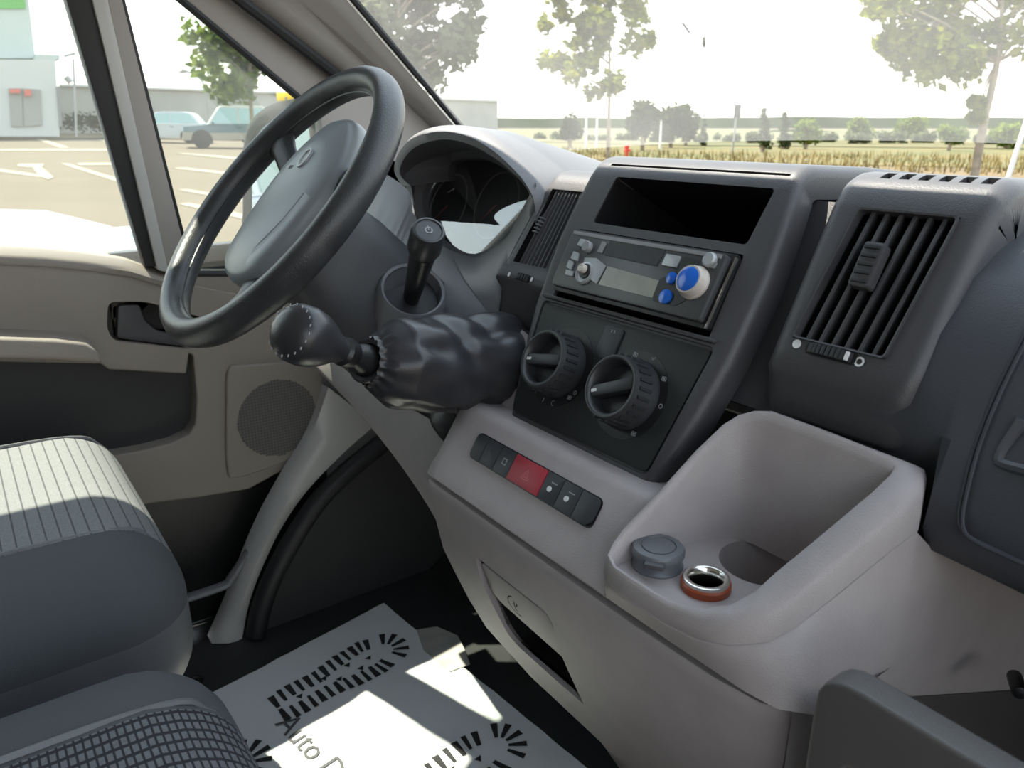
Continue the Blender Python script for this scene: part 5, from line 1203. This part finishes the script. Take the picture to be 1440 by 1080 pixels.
mb = MB(); mb.tube([base(1428, 19), at(1445, 165, 19)], [.055, .045], 10); mb.build('post', mat('post_pale', (.62, .61, .58), .6), ps_)
mb = MB(); b0 = base(1428, 19); mb.lathe(b0, (0, 0, 1), [(.11, 0), (.11, .05), (.06, .08)], 12); mb.build('post_foot', M['radio_lt'], ps_)
for px, y1, lab in ((825, 128, 'thin pale utility pole left of the slim-trunked tree'), (840, 150, 'short pale post beside the slim-trunked tree'), (930, 170, 'pale marker post in front of the dense tree clump')):
    p_ = thing('utility_pole', lab, 'pole', base(px, 50)); mb = MB(); mb.tube([base(px, 50), at(px, y1, 50)], [.07, .05], 8); mb.build('pole', mat('polepale', (.62, .62, .58), .7), p_)
    mb = MB(); mb.lathe(at(px, y1, 50)-V((0, 0, .05)), (0, 0, 1), [(.07, 0), (.07, .06), (.01, .09)], 8); mb.build('pole_cap', M['radio_lt'], p_)
hy = thing('fire_hydrant', 'small red fire hydrant at the field edge', 'hydrant', base(883, 36)); b0 = base(883, 36); rm = mat('hydrant_red', (.62, .06, .04), .5)
mb = MB(); mb.lathe(b0+V((0, 0, .05)), (0, 0, 1), [(.14, 0), (.14, .05), (.09, .07), (.09, .45), (.12, .47), (.11, .56), (.04, .62)], 14); mb.build('hydrant_body', rm, hy, ang=40)
for s_ in (-1, 1): mb = MB(); mb.lathe(b0+V((0, 0, .38)), (s_, .3, 0), [(.05, 0), (.05, .15), (.06, .17)], 10); mb.build('outlet', rm, hy)

# ---- cars
def side_on(px): d_ = ray((px, 177)); return math.atan2(d_.x, -d_.y)
def car(label, loc, head, L_, Wd, H_, prof_low, prof_cab, body, lower, wheel_r, wx, glassm, roofm=None, group=None, name='parked_car'):
    """prof in metres: x forward from the tail, z above ground"""
    t = thing(name, label, 'car', loc, group); Rm = Matrix.Rotation(head, 3, 'Z')
    def W_(x, y, z): return V(loc)+Rm @ V((x-L_/2, y, z))
    def side(profile, hw, tuck, m, nm, bev):
        mb = MB(); n = len(profile)
        rows = []
        for s_ in (-1, -.94, .94, 1):
            ins = .04 if abs(s_) == 1 else 0
            cx_ = sum(p[0] for p in profile)/n; cz_ = sum(p[1] for p in profile)/n
            rows.append([W_(lerp(x, cx_, ins), s_*(hw-(tuck*max(0, (z-zb)/(H_-zb)))), lerp(z, cz_, ins)) for x, z in profile])
        mb.loft(rows, cu=True, cap=True); return mb.build(nm, m, t, ang=40)
    zb = prof_cab[0][1]
    bo = side(prof_low, Wd/2, 0, body, 'body', .03)
    if lower:
        lo = [(x, z) for x, z in lower[0]]; side(lo, Wd/2+.015, 0, lower[1], 'lower_cladding', .02)
    ca = side(prof_cab, Wd/2-.06, .16, roofm or body, 'cabin', .03)
    # windows
    xs_ = [p[0] for p in prof_cab]; x0, x1 = min(xs_), max(xs_)
    cab_top = [p for p in prof_cab if p[1] > zb+.15]; tx0, tx1 = min(p[0] for p in cab_top), max(p[0] for p in cab_top); zt_ = H_-.09
    def yy(z): return Wd/2-.06-.16*max(0, (z-zb)/(H_-zb))
    def fx(z, front): return lerp(x1, tx1, (z-zb)/(H_-zb)) if front else lerp(x0, tx0, (z-zb)/(H_-zb))
    for s_ in (-1, 1):
        xm = (x0+x1)/2-.05
        for a0, a1, f0, f1 in ((None, xm+.05, 0, 0), (xm-.03, None, 0, 0)):
            za, zc = zb+.03, zt_
            if a0 is None: q = [W_(fx(za, True)-.12, s_*(yy(za)+.012), za), W_(fx(zc, True)-.10, s_*(yy(zc)+.012), zc), W_(a1, s_*(yy(zc)+.012), zc), W_(a1, s_*(yy(za)+.012), za)]
            else: q = [W_(a0, s_*(yy(za)+.012), za), W_(a0, s_*(yy(zc)+.012), zc), W_(fx(zc, False)+.10, s_*(yy(zc)+.012), zc), W_(fx(za, False)+.12, s_*(yy(za)+.012), za)]
            mb = MB(); mb.prism(q, Rm @ V((0, -s_*.02, 0))); mb.build('side_window', glassm, t)
    za, zc = zb+.03, zt_
    for fr_ in (True, False):
        sg = .014 if fr_ else -.014
        q = [W_(fx(za, fr_)+sg, -yy(za)+.1, za), W_(fx(za, fr_)+sg, yy(za)-.1, za), W_(fx(zc, fr_)+sg, yy(zc)-.08, zc), W_(fx(zc, fr_)+sg, -yy(zc)+.08, zc)]
        mb = MB(); mb.prism(q, Rm @ V((-sg*1.5, 0, 0))); mb.build('windscreen' if fr_ else 'rear_window', glassm, t)
    for x in wx:
        for s_ in (-1, 1):
            c = W_(x, s_*(Wd/2-.07), wheel_r); axd = Rm @ V((0, s_, 0))
            mb = MB(); mb.lathe(c-axd*.09, axd, [(wheel_r*.6, 0), (wheel_r*.97, 0), (wheel_r, .04), (wheel_r, .15), (wheel_r*.95, .19), (wheel_r*.66, .20)], 24, (0, 0, 1)); ty = mb.build('tyre', M['rubber'], t)
            mb = MB(); mb.lathe(c+axd*.09, axd, [(wheel_r*.66, 0), (wheel_r*.64, .015), (wheel_r*.2, -.01), (.03, .012)], 20, (0, 0, 1)); mb.build('wheel_rim', M['silver'], ty)
            ar_ = [W_(x+math.cos(a)*(wheel_r+.07), s_*(Wd/2+.022), wheel_r+math.sin(a)*(wheel_r+.07)) for a in [math.pi*k/12 for k in range(13)]]
            mb = MB(); mb.prism(ar_+[W_(x-wheel_r-.07, s_*(Wd/2+.022), .22), W_(x+wheel_r+.07, s_*(Wd/2+.022), .22)], Rm @ V((0, -s_*.03, 0))); mb.build('wheel_arch', M['black'], t)
    nose = max(p[0] for p in prof_low); tail = min(p[0] for p in prof_low)
    zl = zb-.22
    for s_ in (-1, 1):
        mb = MB(); mb.box(W_(nose-.10, s_*(Wd/2-.20), zl), (.22, .34, .14), Rm); mb.build('headlight', M['lcdblue'], t, bevel=.03)
        mb = MB(); mb.box(W_(tail+.06, s_*(Wd/2-.14), zl), (.14, .2, .22), Rm); mb.build('tail_light', M['red'], t, bevel=.02)
        mb = MB(); mb.box(W_(x1-.25, s_*(Wd/2+.06), zb+.05), (.10, .16, .12), Rm); mb.build('door_mirror', body, t, bevel=.03)
        mb = MB(); mb.box(W_((x0+x1)/2-.1, s_*(Wd/2+.008), zb-.12), (.16, .02, .03), Rm); mb.build('door_handle', M['black'], t, bevel=.005)
    mb = MB(); mb.box(W_(nose-.02, 0, .45), (.12, Wd*.94, .2), Rm); mb.build('front_bumper', lower[1] if lower else body, t, bevel=.04)
    mb = MB(); mb.box(W_(tail+.02, 0, .45), (.12, Wd*.94, .2), Rm); mb.build('rear_bumper', lower[1] if lower else body, t, bevel=.04)
    return t
cglass = mat('car_glass', (.22, .34, .33), .08, spec=.8)
jd = at(318, 177, 38); jl = V((jd.x, jd.y, gz(jd.x, jd.y)))
low_suv = [(.0, .42), (.05, .95), (.3, 1.02), (2.55, 1.02), (2.7, 1.0), (3.55, .93), (3.62, .80), (3.62, .42), (3.0, .40), (.5, .40)]
cab_suv = [(.06, 1.0), (.16, 1.72), (.3, 1.76), (1.95, 1.76), (2.1, 1.70), (2.62, 1.0)]
car('dark teal and cream off-road car beside the silver car', jl, side_on(318)+.04, 3.62, 1.66, 1.76, low_suv, cab_suv, mat('teal_paint', (.05, .10, .12), .3, coat=.3), ([(.02, .36), (.02, .66), (1.0, .66), (2.6, .66), (3.64, .70), (3.64, .36)], mat('cream_cladding', (.26, .235, .19), .5)), .36, (.72, 2.88), cglass, mat('cream_paint', (.36, .35, .31), .35))
sdp = at(232, 177, 44); sl_ = V((sdp.x, sdp.y, gz(sdp.x, sdp.y)))
low_h = [(.0, .30), (.0, .70), (.15, .90), (2.6, .92), (3.3, .82), (3.85, .66), (3.9, .32), (3.2, .22), (.6, .22)]
cab_h = [(.12, .88), (.55, 1.40), (.9, 1.46), (1.9, 1.46), (2.15, 1.42), (2.95, .88)]
car('silver hatchback parked behind the off-road car', sl_, side_on(232)-.25, 3.9, 1.66, 1.46, low_h, cab_h, mat('silver_car_paint', (.30, .32, .33), .3, metal=.3, coat=.3), None, .30, (.72, 3.1), cglass)
wl_ = V((-3.42, .36-2.13, gz(-3.4, 0)))
low_t = [(.0, .40), (.0, .95), (.15, 1.10), (2.6, 1.16), (3.2, 1.14), (3.85, 1.08), (4.14, .98), (4.26, .80), (4.26, .42), (3.4, .28), (.6, .28)]
cab_t = [(.10, 1.12), (.35, 1.72), (.7, 1.82), (1.8, 1.82), (2.1, 1.76), (2.85, 1.12)]
car('white car parked right outside the driver window', wl_, R(90), 4.26, 1.80, 1.82, low_t, cab_t, mat('white_car_paint', (.60, .64, .70), .25, coat=.5), None, .36, (.80, 3.35), cglass)
